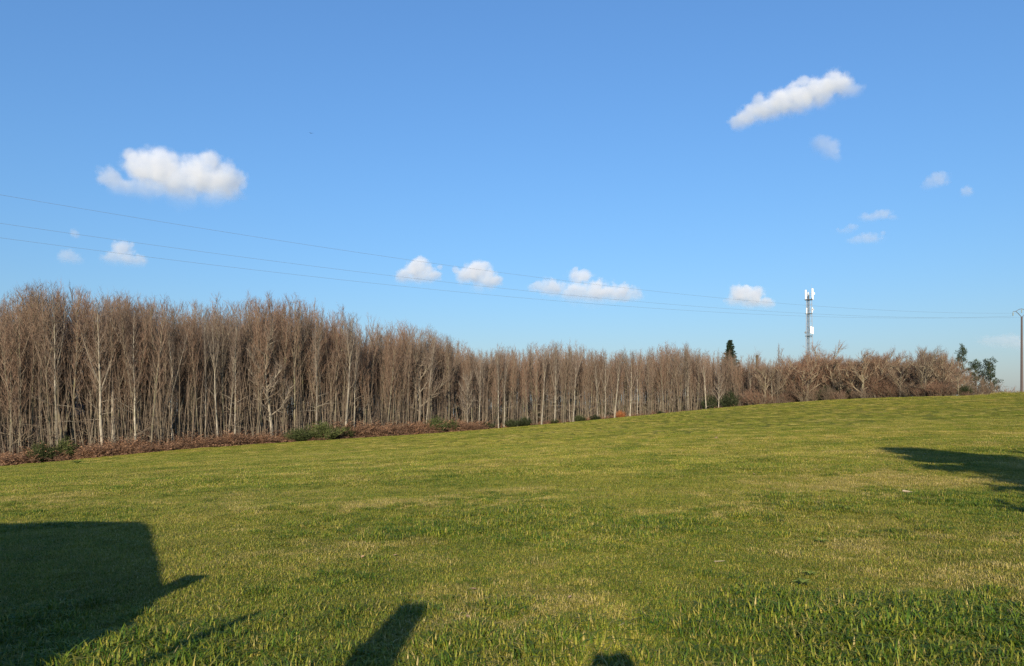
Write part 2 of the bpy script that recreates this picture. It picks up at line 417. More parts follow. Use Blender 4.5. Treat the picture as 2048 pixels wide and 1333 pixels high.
# ------------------------------------------------------------------ trees
def rv(r): return Vector((r.gauss(0, 1), r.gauss(0, 1), r.gauss(0, 1)))
def grow(r, p, d, L, n, up, wander):
    pts = [p.copy()]; d = d.normalized()
    for i in range(n):
        d = (d + Vector((0, 0, up)) + rv(r) * wander).normalized()
        p = p + d * (L / n); pts.append(p.copy())
    return pts
def along(pts, t):
    k = t * (len(pts) - 1); i = min(int(k), len(pts) - 2); f = k - i
    return pts[i].lerp(pts[i + 1], f), (pts[i + 1] - pts[i]).normalized()
def spray(r, mb, pts, L, dens, tw, up=.25, fine=3):
    """side shoots and fine twigs along a branch"""
    for k in range(max(2, int(L * dens))):
        q, d = along(pts, r.uniform(.15, 1)); d2 = (d + rv(r) * .55 + Vector((0, 0, up))).normalized()
        l2 = r.uniform(.4, 1.0) * (.55 + .2 * L)
        sp = grow(r, q, d2, l2, 2, .18, .13)
        mb.tube(sp, [tw * 1.35, tw, 0], 3, .35, .1)
        for j in range(fine):
            q2, d3 = along(sp, r.uniform(.2, 1)); d4 = (d3 + rv(r) * .45 + Vector((0, 0, .25))).normalized()
            l3 = r.uniform(.25, .6)
            mb.tube([q2, q2 + d4 * l3], [tw * .8, 0], 3, .1, 0)

def pole_tree(seed, H=15.0, r0=.15, lean=0.02, clear=.32, nb=34, spread=1.0, stems=1, low=3, mats=None, crook=.02):
    r = random.Random(seed); tr, cr = MB(), MB()
    for s in range(stems):
        h = H * (1 if s == 0 else r.uniform(.75, .97)); base = Vector((0, 0, -.15)) if s == 0 else Vector((r.uniform(-.55, .55), r.uniform(-.55, .55), -.15))
        la = r.uniform(0, 6.283); lam = lean * r.uniform(.4, 3.0) if stems == 1 else r.uniform(.02, .11)
        d = Vector((math.cos(la) * lam, math.sin(la) * lam, 1)); n = 10
        st = grow(r, base, d, h * .97, n, .02 if stems == 1 else .05, crook)
        rr = r0 * (1 if s == 0 else r.uniform(.5, .95))
        rad = [rr * (1.25 if i == 0 else 1) * (1 - .93 * (i / n) ** .85) for i in range(n + 1)]
        tr.tube(st, rad, 7, 1, .5)
        lead = [st]
        for k in range(r.choice((1, 2, 2, 3)) if stems == 1 else r.choice((0, 1, 1, 2))):                       # co-leaders
            t = r.uniform(.42, .68); q, dd = along(st, t); a = r.uniform(0, 6.283)
            ld = (dd + Vector((math.cos(a), math.sin(a), 0)) * .36).normalized()
            lp = grow(r, q, ld, h * (1 - t) * r.uniform(.8, 1.0), 6, .12, .04)
            rq = rr * (1 - .93 * t ** .85) * .75
            cr.tube(lp, [rq * (1 - .9 * i / 6) for i in range(7)], 5, .9, .5)
            lead.append(lp)
        for li, lp in enumerate(lead):
            m = nb if li == 0 else nb // 3
            if stems > 1 and li: m = int(m * .8)
            for k in range(m):
                t0 = clear if li == 0 else .12
                t = t0 + (1 - t0) * (k + r.random()) / m
                q, dd = along(lp, min(t, .995)); a = k * 2.4 + r.uniform(-.5, .5)
                if li == 0: T = (t - t0) / (1 - t0)
                else: T = .45 + .55 * t
                L = (2.0 * (1 - T) ** .7 * (.4 + .6 * min(1, T * 2.2)) + .7) * spread * r.uniform(.65, 1.15) * H / 15
                el = 1.15 + 1.1 * T
                bd = (Vector((math.cos(a), math.sin(a), 0)) + Vector((0, 0, el)) + rv(r) * .12).normalized()
                bp = grow(r, q, bd, L, 4, .13, .07); b0 = .011 + .0085 * L
                cr.tube(bp, [b0, b0 * .8, b0 * .6, b0 * .42, .004], 4, .75, .3)
                spray(r, cr, bp, L, 4.0, .0085, .25, 4)
        for k in range(low):                                          # low, half dead side branches
            t = r.uniform(.08, clear + .05); q, dd = along(st, t); a = r.uniform(0, 6.283)
            L = r.uniform(1.2, 3.4); bd = Vector((math.cos(a), math.sin(a), r.uniform(-.05, .55))).normalized()
            bp = grow(r, q, bd, L, 5, .05, .12)
            cr.tube(bp, [.032, .028, .022, .017, .012, .004], 4, 1, .6)
            spray(r, cr, bp, L, 1.6, .007, .1, 2)
    m = mats or (M_BARK, M_TWIG)
    return tr.mesh('trunk', m[0], True), cr.mesh('crown', m[1])

def oak_tree(seed, H=9.0, r0=.25, wide=1.0, split=.2, nlimb=7, dens=3.0, mats=None):
    r = random.Random(seed); tr, cr = MB(), MB()
    st = grow(r, Vector((0, 0, -.15)), Vector((r.uniform(-.05, .05), 0, 1)), H * .62, 6, .05, .05)
    tr.tube(st, [r0 * (1.3 if i == 0 else 1) * (1 - .8 * i / 6) for i in range(7)], 7, 1, .7)
    for k in range(nlimb):
        t = split + (.98 - split) * (k + .5) / nlimb; q, dd = along(st, t); a = k * 2.4 + r.uniform(-.4, .4)
        L = H * .5 * wide * (1.1 - .5 * t) * r.uniform(.85, 1.1)
        bd = Vector((math.cos(a), math.sin(a), .35 + .9 * t)).normalized()
        bp = grow(r, q, bd, L, 7, .07, .13); b0 = r0 * .42 * (1 - .5 * t)
        cr.tube(bp, [b0 * (1 - .88 * i / 7) for i in range(8)], 5, .95, .6)
        for j in range(13):
            t2 = .12 + .88 * (j + r.random()) / 13; q2, d2 = along(bp, min(.99, t2))
            sd = (d2 * .7 + rv(r) * .6 + Vector((0, 0, .35))).normalized(); l2 = L * .48 * (1.1 - .5 * t2) * r.uniform(.7, 1.2)
            sp = grow(r, q2, sd, l2, 4, .08, .14)
            cr.tube(sp, [.042, .033, .024, .015, .004], 4, 1, .4)
            spray(r, cr, sp, l2, dens * 1.7, .009, .2, 4)
        spray(r, cr, bp, L, dens, .009, .2, 4)
    m = mats or (M_BARK, M_TWIG_OAK)
    return tr.mesh('trunk', m[0], True), cr.mesh('crown', m[1])

def shrub(seed, H=3.0, wide=1.0, n=46, dens=5.0, mats=None):
    r = random.Random(seed); tr, cr = MB(), MB()
    for k in range(n):
        a = r.uniform(0, 6.283); o = r.uniform(0, .5) * wide
        d = Vector((math.cos(a) * r.uniform(.1, .8) * wide, math.sin(a) * r.uniform(.1, .8) * wide, 1)).normalized()
        L = H * r.uniform(.65, 1.0)
        bp = grow(r, Vector((math.cos(a) * o, math.sin(a) * o, -.1)), d, L, 5, .02, .1)
        tr.tube(bp, [.032, .028, .022, .016, .011, .004], 4, 1, .5)
        spray(r, cr, bp, L, dens, .008, .15, 4)
    m = mats or (M_BARK, M_TWIG_OAK)
    return tr.mesh('stems', m[0]), cr.mesh('crown', m[1])

def proto(name, meshes, parts=('trunk', 'crown')):
    o = bpy.data.objects.new(name, None); o.empty_display_size = .3
    kids = []
    for me, pn in zip(meshes, parts):
        c = bpy.data.objects.new(pn, me); c.parent = o; kids.append(c)
    return (o, kids)
def plant(pr, loc, rz, s, label, cat, group=None, tilt=(0, 0), name=None):
    o = pr[0].copy(); COL.objects.link(o)
    if name: o.name = name
    o.location = loc; o.rotation_euler = (tilt[0], tilt[1], rz); o.scale = s if hasattr(s, '__len__') else (s, s, s)
    for k in pr[1]:
        c = k.copy(); COL.objects.link(c); c.parent = o
    return tag(o, label, cat, group)

POLES = [proto('bare_tree', pole_tree(100 + k, r0=(.10, .085, .115, .08, .095, .12)[k % 6], spread=(.8, .7, .9, .75, .85, .8)[k % 6], clear=(.36, .45, .40, .30, .5, .42)[k % 6], low=(1, 2, 1, 3, 1, 2)[k % 6], nb=(33, 28, 36, 30, 28, 36)[k % 6], stems=(3, 4, 2, 4, 3, 1)[k % 6], crook=.028)) for k in range(12)]
POLES += [proto('bare_tree', pole_tree(130 + k, r0=(.13, .15, .12, .14)[k], spread=(1.15, 1.35, 1.0, 1.25)[k], clear=(.3, .36, .26, .4)[k], low=3, nb=32, stems=(1, 1, 2, 1)[k], crook=.04, lean=.04)) for k in range(4)]
PALES = [proto('bare_tree', pole_tree(160 + k, r0=.13 + .03 * (k % 3), spread=.85, clear=.38, low=(4, 7, 3, 6)[k], nb=34, mats=(M_PALE, M_TWIG_GREY), crook=.03)) for k in range(4)]
FANS = [proto('bare_tree', oak_tree(180 + k, H=14, r0=.22, wide=.62, split=.22, nlimb=12, dens=2.2, mats=(M_PALE, M_TWIG_GREY))) for k in range(2)]
OAKS = [proto('bare_oak', oak_tree(200 + k, wide=(1.0, 1.15, .9)[k], split=(.18, .12, .22)[k], nlimb=(8, 9, 8)[k])) for k in range(3)]
SHRUBS = [proto('bare_shrub', shrub(220 + k, wide=(1.0, 1.3)[k]), ('stems', 'crown')) for k in range(2)]

TU = [-200, 0, 60, 130, 180, 240, 290, 320, 390, 430, 500, 550, 620, 680, 720, 760, 840, 880, 908, 925, 960, 1000, 1060, 1100, 1150, 1168, 1180, 1250, 1300, 1340, 1390, 1420, 1450, 1500, 1550, 1590, 1640, 1700, 1730, 1760, 1800, 1830, 1860, 1890, 1920, 1950, 2000]
TV = [590, 590, 574, 560, 574, 580, 585, 604, 596, 604, 594, 588, 601, 616, 635, 640, 643, 655, 668, 692, 698, 696, 690, 683, 683, 694, 700, 697, 700, 682, 692, 700, 704, 708, 720, 704, 694, 702, 694, 690, 706, 706, 690, 702, 730, 760, 778]
topV = lambda u: float(np.interp(u, TU, TV))
rt = random.Random(77)

def stand(pr, u, depth, drop, label, cat, group, H0, wf=1.0, tilt=None, rz=None):
    """put a tree of a prototype H0 metres tall at photo column u, `depth` metres behind the field edge, its top `drop` px under the skyline"""
    D = float(edgeD(u)) + depth; x = (u - UC) / FPX * D; z = gz1(x, D)
    top = EYE + (VH - (topV(u) + drop)) / FPX * D
    s = max(.3, (top - z) / H0)
    return plant(pr, (x, D, z), rt.uniform(0, 6.283) if rz is None else rz, (s * wf, s * wf, s), label, cat, group, tilt or (rt.uniform(-.03, .03), rt.uniform(-.03, .03)))

# -- trees one can pick out, each with its own label: (prototype, column, depth, drop, width factor, tilt, label)
SPECIAL = [
 (PALES[0], 113, 2.2, 5, .95, (0, .05), 'tall slim tree with a bent pale foot, left of the white building glimpse'),
 (PALES[1], 207, 2.2, 22, 1.15, (0, 0), 'thick pale trunk, left one of the close pair right of the white building glimpse'),
 (PALES[2], 226, 2.4, 16, 1.3, (0, .05), 'thickest pale trunk of the left wood, leaning slightly right with low side branches'),
 (PALES[3], 272, 2.0, 30, 1.0, (0, .02), 'pale bare tree with long low branches reaching right above the bracken'),
 (PALES[1], 345, 2.2, 25, .9, (0, .03), 'bare tree with forked lower boughs above the bracken strip'),
 (PALES[0], 412, 2.1, 18, .7, (0, 0), 'straight thin pale pole of a tree rising from the bracken'),
 (PALES[2], 437, 2.0, 34, .75, (0, .02), 'whitish mottled trunk, first of three close together over the bracken'),
 (PALES[3], 455, 2.0, 24, .75, (0, -.05), 'whitish mottled trunk, middle of three close together over the bracken'),
 (PALES[0], 470, 2.1, 20, .8, (0, 0), 'whitish mottled trunk, right one of three close together over the bracken'),
 (FANS[0], 545, 2.4, 26, .8, (0, .1), 'bare tree with low boughs slanting up to the right'),
 (PALES[1], 632, 2.1, 20, .8, (0, 0), 'pale straight trunk just behind the green broom bush'),
 (PALES[2], 690, 1.6, 4, .9, (0, 0), 'tall pale trunk with reddish top right of the broom bush'),
 (PALES[3], 708, 1.4, 26, .7, (0, .06), 'thin white trunk leaning right between broom and bracken'),
 (PALES[0], 850, 2.0, 14, .75, (0, .1), 'white trunk leaning right near the end of the left wood'),
 (FANS[1], 838, 4.0, 0, 1.0, (0, .05), 'broad domed bare tree closing the tall left wood'),
 (FANS[0], 936, 1.2, 20, .62, (0, 0), 'pale forked tree standing apart where the low wood begins'),
 (PALES[1], 1008, 1.0, 12, .8, (0, 0), 'slim pale tree left of the low dark evergreen bushes'),
 (PALES[2], 1083, .8, 4, .85, (0, 0), 'pale double trunked tree at the edge of the grass in the low wood'),
 (PALES[0], 1112, .9, 2, .9, (0, 0), 'straight beige trunk in the middle of the low wood'),
 (PALES[3], 1146, .9, 0, 1.2, (0, 0), 'thick cream trunk branching to the right in the low wood'),
 (PALES[1], 1196, 1.0, 6, .85, (0, 0), 'straight pale trunk a little left of the rust leaved bush'),
 (PALES[2], 1229, .8, 8, .9, (0, .08), 'leaning pale trunk right beside the rust leaved bush'),
 (FANS[1], 1350, 5.0, 0, .8, (0, 0), 'round topped bare tree rising above the low wood'),
 (PALES[0], 1275, .9, 8, .95, (0, 0), 'pale trunk right of the rust leaved bush'),
 (FANS[0], 1437, 1.0, 18, .6, (0, 0), 'bare beige tree in front of the dark spruce'),
]
for pr, u, dep, drop, wf, tl, lab in SPECIAL: stand(pr, u, dep, drop, lab, 'tree', None, 15.0 if pr not in FANS else 13.0, wf, tl)

# -- the rest of the wood, several rows deep
def row(u0, u1, depth, n, drop, label, group, pool, jit=1.0):
    for k in range(n):
        u = u0 + (u1 - u0) * (k + .5 + rt.uniform(-.45, .45)) / n
        if depth > 4 and 125 < u < 172 and rt.random() < .75: u += 75 if u > 148 else -75          # a gap in the wood, the low building shows through
        lab, grp = wood_label(u, depth)
        stand(rt.choice(pool), u, depth + rt.uniform(-1, 1) * jit, max(-7, rt.gauss(drop[0], drop[1] * 1.35)), lab, 'tree', grp, 15.0, rt.uniform(.85, 1.15))
STRETCH = [(105, 'left of the bent pale tree'), (200, 'between the bent pale tree and the thick pale pair'), (300, 'right of the thick pale pair'), (430, 'above the long low branches'), (560, 'behind the three whitish trunks'),
           (690, 'behind the dark broom bushes'), (790, 'right of the tall pale trunk'), (915, 'at the domed right end of the tall left wood'), (1000, 'where the low wood begins by the forked pale tree'), (1090, 'above the low evergreen bushes'),
           (1160, 'around the thick cream trunk'), (1240, 'left of the rust leaved bush'), (1330, 'right of the rust leaved bush'), (1420, 'under the round topped tree'), (1600, 'around the dark spruce')]
def wood_label(u, depth):
    place = next(t for lim, t in STRETCH if u < lim)
    row_ = 'front row' if depth < 3 else 'second row' if depth < 5.5 else 'back rows'
    return 'slender bare tree, %s, %s' % (row_, place), 'bare trees, %s, %s' % (row_, place)
LW = ('slender bare tree of the tall wood', 'bare trees of the tall left wood')
for depth, n, drop in ((2.6, 30, (22, 10)), (4.6, 34, (14, 10)), (7, 34, (10, 8)), (10, 34, (10, 8)), (13.5, 32, (14, 8))):
    row(-45, 905 - depth * 1.5, depth, n, drop, LW[0], LW[1], POLES)
MW = ('slender bare beige trunked tree packed in the lower wood at centre', 'bare trees of the lower wood at centre')
for depth, n, drop in ((1.4, 27, (6, 4)), (3.6, 31, (5, 4)), (6.5, 31, (4, 3)), (10, 29, (5, 4))):
    row(928, 1575, depth, n, drop, MW[0], MW[1], POLES + PALES)
# -- right hand hedge of oaks and shrubs under the mast
OL = [(1530, 1.5, -6, 1.08, 'dense brown bare oak at the left end of the right hand hedge'),
      (1615, 1.0, -4, 1.19, 'broad bare oak with a fan of pale limbs below the mast'),
      (1572, 4.0, -8, 1.08, 'grey bare oak left of the mast foot'),
      (1668, 3.5, -6, 1.13, 'ivy dotted bare oak right of the mast foot'),
      (1725, 1.2, -2, 1.19, 'reddish bare oak in the middle of the right hand hedge'),
      (1760, 5.0, -10, 1.08, 'tall grey topped oak behind the right hand hedge'),
      (1800, 1.5, -4, 1.19, 'dark brown bare oak with thick low growth in the right hand hedge'),
      (1850, 1.5, -8, 1.13, 'pale limbed bare oak near the right end of the hedge'),
      (1885, 4.0, -10, 1.08, 'reddish bare oak left of the leaning pine'),
      (1918, 2.0, -8, 1.08, 'low reddish brown oak below the leaning pine'),
      (1640, 8.0, -20, 1.08, 'thin grey bare tree behind the mast foot'),
      (1845, 9.0, -24, 0.86, 'wispy grey treetop above the right end of the hedge')]
for k, (u, dep, drop, wf, lab) in enumerate(OL): stand(OAKS[k % 3], u, dep, drop, lab, 'oak', None, 9.3, wf)
for k in range(24):
    u = 1500 + 18.5 * k + rt.uniform(-8, 8); sp_ = 'left of the mast' if u < 1590 else 'just right of the mast' if u < 1700 else 'at mid length' if u < 1820 else 'towards the pines'
    stand(SHRUBS[k % 2], u, .9 + rt.uniform(0, 1.4), (float(edgeV(u)) - topV(u)) * rt.uniform(.58, .82), 'low brown bare shrub at foot of the right hand hedge, ' + sp_, 'shrub', 'bare shrubs under the right hand hedge, ' + sp_, 2.9, rt.uniform(1.0, 1.4))
for k in range(3):
    u = (1955, 1992, 2022)[k]; p = at(u, 800, (114, 116, 130)[k]); z = gz1(p.x, p.y)
    plant(SHRUBS[k % 2], (p.x, p.y, z), k, (1.7, 1.7, (1.5, 1.25, 1.4)[k]), ('low pale grey shrub below the pines at the field crest', 'thin greyish shrub right of the pines on the crest', 'faint far shrub left of the power pole')[k], 'shrub')

# farther rows of the wood read as one mass of trunks and twigs
def deep(name, pool, zones, H0, label):
    ss = []
    for j, pr in enumerate(pool):
        for kk in pr[1]: ss.append(bpy.data.objects.new('deep_%02d_%s' % (j, kk.name[:5]), kk.data))
    ss.sort(key=lambda o: o.name); pos = {}
    for q, o in enumerate(ss): pos.setdefault(o.name[5:7], []).append(q)
    P, RZ, SC_, PK = [], [], [], []
    for (u0, u1, d0, d1, n, dm, ds) in zones:
        for k in range(n):
            u = rt.uniform(u0, u1); dep = rt.uniform(d0, d1)
            gap = 122 < u < 176
            if gap and dep < 30: continue
            D = float(edgeD(u)) + dep; x = (u - UC) / FPX * D; z = gz1(x, D)
            top = EYE + (VH - (topV(u) + max(-2, rt.gauss(dm, ds)) + (110 if gap else 0))) / FPX * D; s_ = max(.3, (top - z) / H0); a = rt.uniform(0, 6.283); j = rt.randrange(len(pool))
            for q in pos['%02d' % j]: P.append((x, D, z)); RZ.append(a); SC_.append((s_, s_, s_)); PK.append(q)
    scatter(name, P, np.array(RZ), np.array(SC_), np.array(PK), ss, label, 'wood')
deep('deep_wood', POLES, [(-60, 885, 6, 16, 130, 26, 12), (-60, 880, 15, 46, 300, 58, 18), (915, 1560, 5, 12, 70, 10, 5), (900, 1560, 11, 40, 260, 20, 8), (860, 960, 16, 40, 40, 30, 8)], 15.0, 'mass of bare trunks and twigs deeper in the wood behind the front trees')
deep('deep_hedge', OAKS, [(1500, 1905, 4, 16, 90, 6, 6)], 9.3, 'mass of bare brown twigs deeper in the right hand hedge')

# thin pole-like saplings crowding between the trees, far too many to count
r = random.Random(19); mb = MB()
for k in range(3200):
    u = r.uniform(-80, 905) if k % 5 < 3 else r.uniform(925, 1570)
    if 125 < u < 172 and r.random() < .7: continue
    D = float(edgeD(u)) + 1.6 + 20 * r.random() ** 1.4; x = (u - UC) / FPX * D
    h = (float(edgeV(u)) - topV(u)) / FPX * D * r.uniform(.35, .78)
    pts = grow(r, Vector((x, D, 0)), Vector((r.gauss(0, .07), r.gauss(0, .07), 1)), h, 5, .03, .045)
    w0 = r.uniform(.018, .05); ag = r.uniform(.7, 1.1)
    mb.tube(pts, [w0, w0 * .88, w0 * .74, w0 * .56, w0 * .36, 0], 4, ag, .25)
    for j in range(5):
        q, d = along(pts, r.uniform(.35, .98)); d2 = (d * .9 + rv(r) * .4).normalized(); l2 = r.uniform(.5, 1.6)
        mb.tube([q, q + d2 * l2 * .5, q + (d2 + Vector((0, 0, .2))) * l2], [.010, .008, 0], 3, .4, .1)
va = np.array(mb.v); va[:, 2] += gz(va[:, 0], va[:, 1]) - .1; mb.v = [tuple(q) for q in va]
tag(mb.build('saplings', M_TWIG), 'thin upright saplings crowding between the trees of the wood', 'saplings', kind='stuff')

# undergrowth deep in the wood: nobody could count it
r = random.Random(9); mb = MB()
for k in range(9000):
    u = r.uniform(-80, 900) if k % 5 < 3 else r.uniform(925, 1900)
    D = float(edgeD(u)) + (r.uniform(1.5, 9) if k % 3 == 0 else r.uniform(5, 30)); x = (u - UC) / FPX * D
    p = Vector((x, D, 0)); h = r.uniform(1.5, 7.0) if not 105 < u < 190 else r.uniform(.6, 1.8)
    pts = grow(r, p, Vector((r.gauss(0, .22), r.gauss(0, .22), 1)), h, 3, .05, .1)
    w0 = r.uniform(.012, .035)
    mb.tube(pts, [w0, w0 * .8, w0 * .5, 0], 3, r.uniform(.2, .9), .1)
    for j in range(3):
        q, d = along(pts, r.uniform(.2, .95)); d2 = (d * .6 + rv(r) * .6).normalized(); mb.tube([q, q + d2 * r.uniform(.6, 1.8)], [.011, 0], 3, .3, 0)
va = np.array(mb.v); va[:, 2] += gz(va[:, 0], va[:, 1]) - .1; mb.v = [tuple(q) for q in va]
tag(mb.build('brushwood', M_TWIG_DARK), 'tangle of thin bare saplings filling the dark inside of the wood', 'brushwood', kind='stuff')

# ------------------------------------------------------------------ bracken, broom and evergreen bushes along the wood's edge
def bracken(seed):
    r = random.Random(seed); mb = MB()
    for k in range(18):
        a = r.uniform(0, 6.283); L = r.uniform(.5, 1.5); d = Vector((math.cos(a) * .7, math.sin(a) * .7, r.uniform(.5, 1.8))).normalized()
        pts = grow(r, Vector((r.uniform(-.25, .25), r.uniform(-.25, .25), 0)), d, L, 5, -.22, .12); ag = r.random()
        mb.tube(pts, [.008, .007, .006, .005, .004, 0], 3, ag)
        for j in range(34):
            q, t = along(pts, .15 + .85 * j / 34); sd = t.cross(Vector((0, 0, 1))); sd = sd.normalized() if sd.length > .01 else Vector((1, 0, 0))
            ld = (sd * (1 if j % 2 else -1) + t * .4 + rv(r) * .35).normalized()
            mb.leaf(q, ld, (Vector((0, 0, 1)) + rv(r) * .5).normalized(), .19 * (1.15 - j / 34) + .04, .034, min(1, max(0, ag + r.gauss(0, .2))))
    return mb
bs = [src('bracken_%d' % k, bracken(300 + k), M_BRACKEN) for k in range(4)]
pu = []
for k in range(3000):
    u = rs.uniform(-90, 950); q = rs.rand() ** 1.3 * 4.2
    hf = 1.0
    if 570 < u < 640: hf = .7
    pu.append((u, q, hf))
for k in range(260): pu.append((rs.normal(930, 16), rs.uniform(-.5, 2.0), 1.5))
for k in range(500): pu.append((rs.normal(790, 60), rs.uniform(.3, 3), 1.25))
for k in range(260): pu.append((rs.uniform(940, 1500), rs.uniform(.4, 4), .65))
pu = np.array(pu); pu = pu[fbm(pu[:, 0] * .035, pu[:, 1] * .5, 3) > .40]; D = edgeD(pu[:, 0]) + pu[:, 1]; x = (pu[:, 0] - UC) / FPX * D
s = 1.5 * pu[:, 2] * rs.uniform(.6, 1.15, len(pu)) * (.55 + .25 * np.clip(pu[:, 1], 0, 2)) * (.25 + 1.5 * fbm(x * .7, D * .7, 3))
scatter('bracken', np.c_[x, D, gz(x, D)], rs.uniform(0, 6.283, len(pu)), np.c_[s, s, s], rs.randint(0, 4, len(pu)), bs, 'rust brown dead bracken along the foot of the wood', 'bracken')

def broom(seed, mat, H=1.7, n=420):
    r = random.Random(seed); mb = MB()
    for k in range(n):
        a = r.uniform(0, 6.283); t = r.uniform(0, .95); d = Vector((math.cos(a) * t, math.sin(a) * t, 1)).normalized()
        L = H * r.uniform(.55, 1) * (1 - .25 * t)
        pts = grow(r, Vector((math.cos(a) * t * .3, math.sin(a) * t * .3, -.05)), d, L, 3, .0, .1); ag = r.random()
        mb.tube(pts, [.012, .010, .008, 0], 3, ag * .6)
        for j in range(7):
            q, dd = along(pts, r.uniform(.25, 1)); mb.leaf(q, (dd + rv(r) * .5).normalized(), rv(r).normalized(), r.uniform(.12, .28), .035, ag)
    return mb.mesh('foliage', mat)
def stems_only(seed, H):
    r = random.Random(seed); mb = MB()
    for k in range(14):
        a = r.uniform(0, 6.283); pts = grow(r, Vector((0, 0, -.1)), Vector((math.cos(a) * .5, math.sin(a) * .5, 1)), H * .7, 3, 0, .1); mb.tube(pts, [.03, .022, .015, .006], 4, .8)
    return mb.mesh('stems', M_BARK)
BROOM = [proto('broom_bush', (broom(400 + k, M_BROOM), stems_only(410 + k, 1.7)), ('foliage', 'stems')) for k in range(2)]
IVYB = [proto('evergreen_bush', (broom(420, M_IVY, 1.5, 380), stems_only(430, 1.5)), ('foliage', 'stems'))]
RUST = proto('rust_leaved_bush', (broom(440, M_RUST, 1.6, 260), stems_only(441, 1.6)), ('foliage', 'stems'))
def bush(pr, u, dep, s, label, cat='bush', group=None):
    D = float(edgeD(u)) + dep; x = (u - UC) / FPX * D
    plant(pr, (x, D, gz1(x, D)), rt.uniform(0, 6.28), s, label, cat, group)
for u, dep, s, lab in ((82, .6, (1.6, 1.3, 1.35), 'dull green broom bush low in the bracken near the left edge'),
                       (130, 1.2, (1.0, 1.0, 1.5), 'small yellowish green broom bush beside the bent pale tree'),
                       (598, .5, (1.9, 1.3, 1.1), 'left one of the two touching dark broom bushes at the field edge'),
                       (645, .5, (2.4, 1.5, 1.5), 'largest dark green broom bush at the edge of the left wood'),
                       (692, .3, (1.5, 1.1, 1.0), 'small broom bush below the white leaning trunk'),
                       (872, .4, (1.7, 1.3, 1.6), 'dark green broom bush at the end of the left wood'),
                       (903, .2, (1.3, 1.2, 1.25), 'broom bush pressed against the last bracken heap')):
    bush(BROOM[int(u) % 2], u, dep, s, lab)
for u, s, lab in ((975, 1.0, 'low dark evergreen bush right of the bracken heap'), (1022, 1.2, 'low dark evergreen bush below the slim pale tree'),
                  (1048, 1.35, 'rounded dark evergreen bush at the foot of the low wood'), (1110, .8, 'very low evergreen bush below the straight beige trunk'),
                  (1158, 1.0, 'low evergreen bush right of the thick cream trunk'), (1190, .9, 'low evergreen bush left of the rust leaved bush'),
                  (1320, .8, 'small evergreen bush at the edge of the grass right of the rust leaved bush')):
    bush(IVYB[0], u, .7, (s * 1.5, s, s * .85), lab)
for u, s, lab in ((1420, 2.2, 'tall dark evergreen bush left of the spruce trunk'), (1462, 2.4, 'tall dark evergreen bush below the spruce'), (1608, 1.3, 'ivy green bush at the foot of the fan limbed oak'),
                  (1655, 2.0, 'ivy clad green bush right of the fan limbed oak'), (1700, 1.2, 'dark ivy bush low in the right hand hedge'), (1930, 1.2, 'dark green bush at the right end of the hedge')):
    bush(IVYB[0], u, 2.2, (s * .9, s * .8, s * 1.1), lab)
bush(RUST, 1241, 1.0, (1.0, 1.0, 1.05), 'single orange rust leaved bush among the pale trunks')

# dark evergreen understory (holly, ivy, bramble) inside the wood, one tangled mass
us = [bpy.data.objects.new('understory_%d' % k, broom(450 + k, M_IVY, 1.6, 320)) for k in range(2)]
n_u = 620; u = np.where(rs.rand(n_u) < .62, rs.uniform(-80, 900, n_u), rs.uniform(930, 1500, n_u)); q = rs.uniform(5.5, 16, n_u); keepu = (fbm(u * .03, q * .0 + 2.2, 3) > .36) & ~((u > 108) & (u < 188))
u, q = u[keepu], q[keepu]; D = edgeD(u) + q; x = (u - UC) / FPX * D; s_u = rs.uniform(.7, 1.5, len(u)) * np.where(u > 915, .85, 1.1)
scatter('understory', np.c_[x, D, gz(x, D)], rs.uniform(0, 6.283, len(u)), np.c_[s_u, s_u, s_u * 1.6], rs.randint(0, 2, len(u)), us, 'dark evergreen tangle in the shade inside the wood', 'undergrowth')

# ------------------------------------------------------------------ conifers
def spruce(seed, H=18.0, wide=2.6, mat=None, nw=34, foot=.12, taper=.85):
    r = random.Random(seed); tr, cr = MB(), MB()
    tr.tube([Vector((0, 0, -.2)), Vector((0.05, 0, H * .5)), Vector((0, 0, H))], [.2 * H / 18, .11 * H / 18, .01], 7, 1)
    for k in range(nw):
        t = foot + (1 - foot) * (k / nw) ** 1.0; z = H * t; L = wide * (1 - t) ** taper + .08
        for j in range(7):
            a = j * .9 + k * 1.3 + r.uniform(-.3, .3); l = L * r.uniform(.7, 1.15)
            bp = grow(r, Vector((0, 0, z)), Vector((math.cos(a), math.sin(a), .1 + .5 * t)), l, 3, -.05, .08)
            tr.tube(bp, [.025, .018, .012, .004], 3, .6)
            for m in range(int(14 + l * 18)):
                q, d = along(bp, r.uniform(.1, 1)); ld = (d + rv(r) * .7 + Vector((0, 0, -.15))).normalized()
                cr.leaf(q, ld, rv(r).normalized(), r.uniform(.25, .5), .16, r.random())
    return tr.mesh('trunk', M_BARK), cr.mesh('crown', mat or M_SPRUCE)
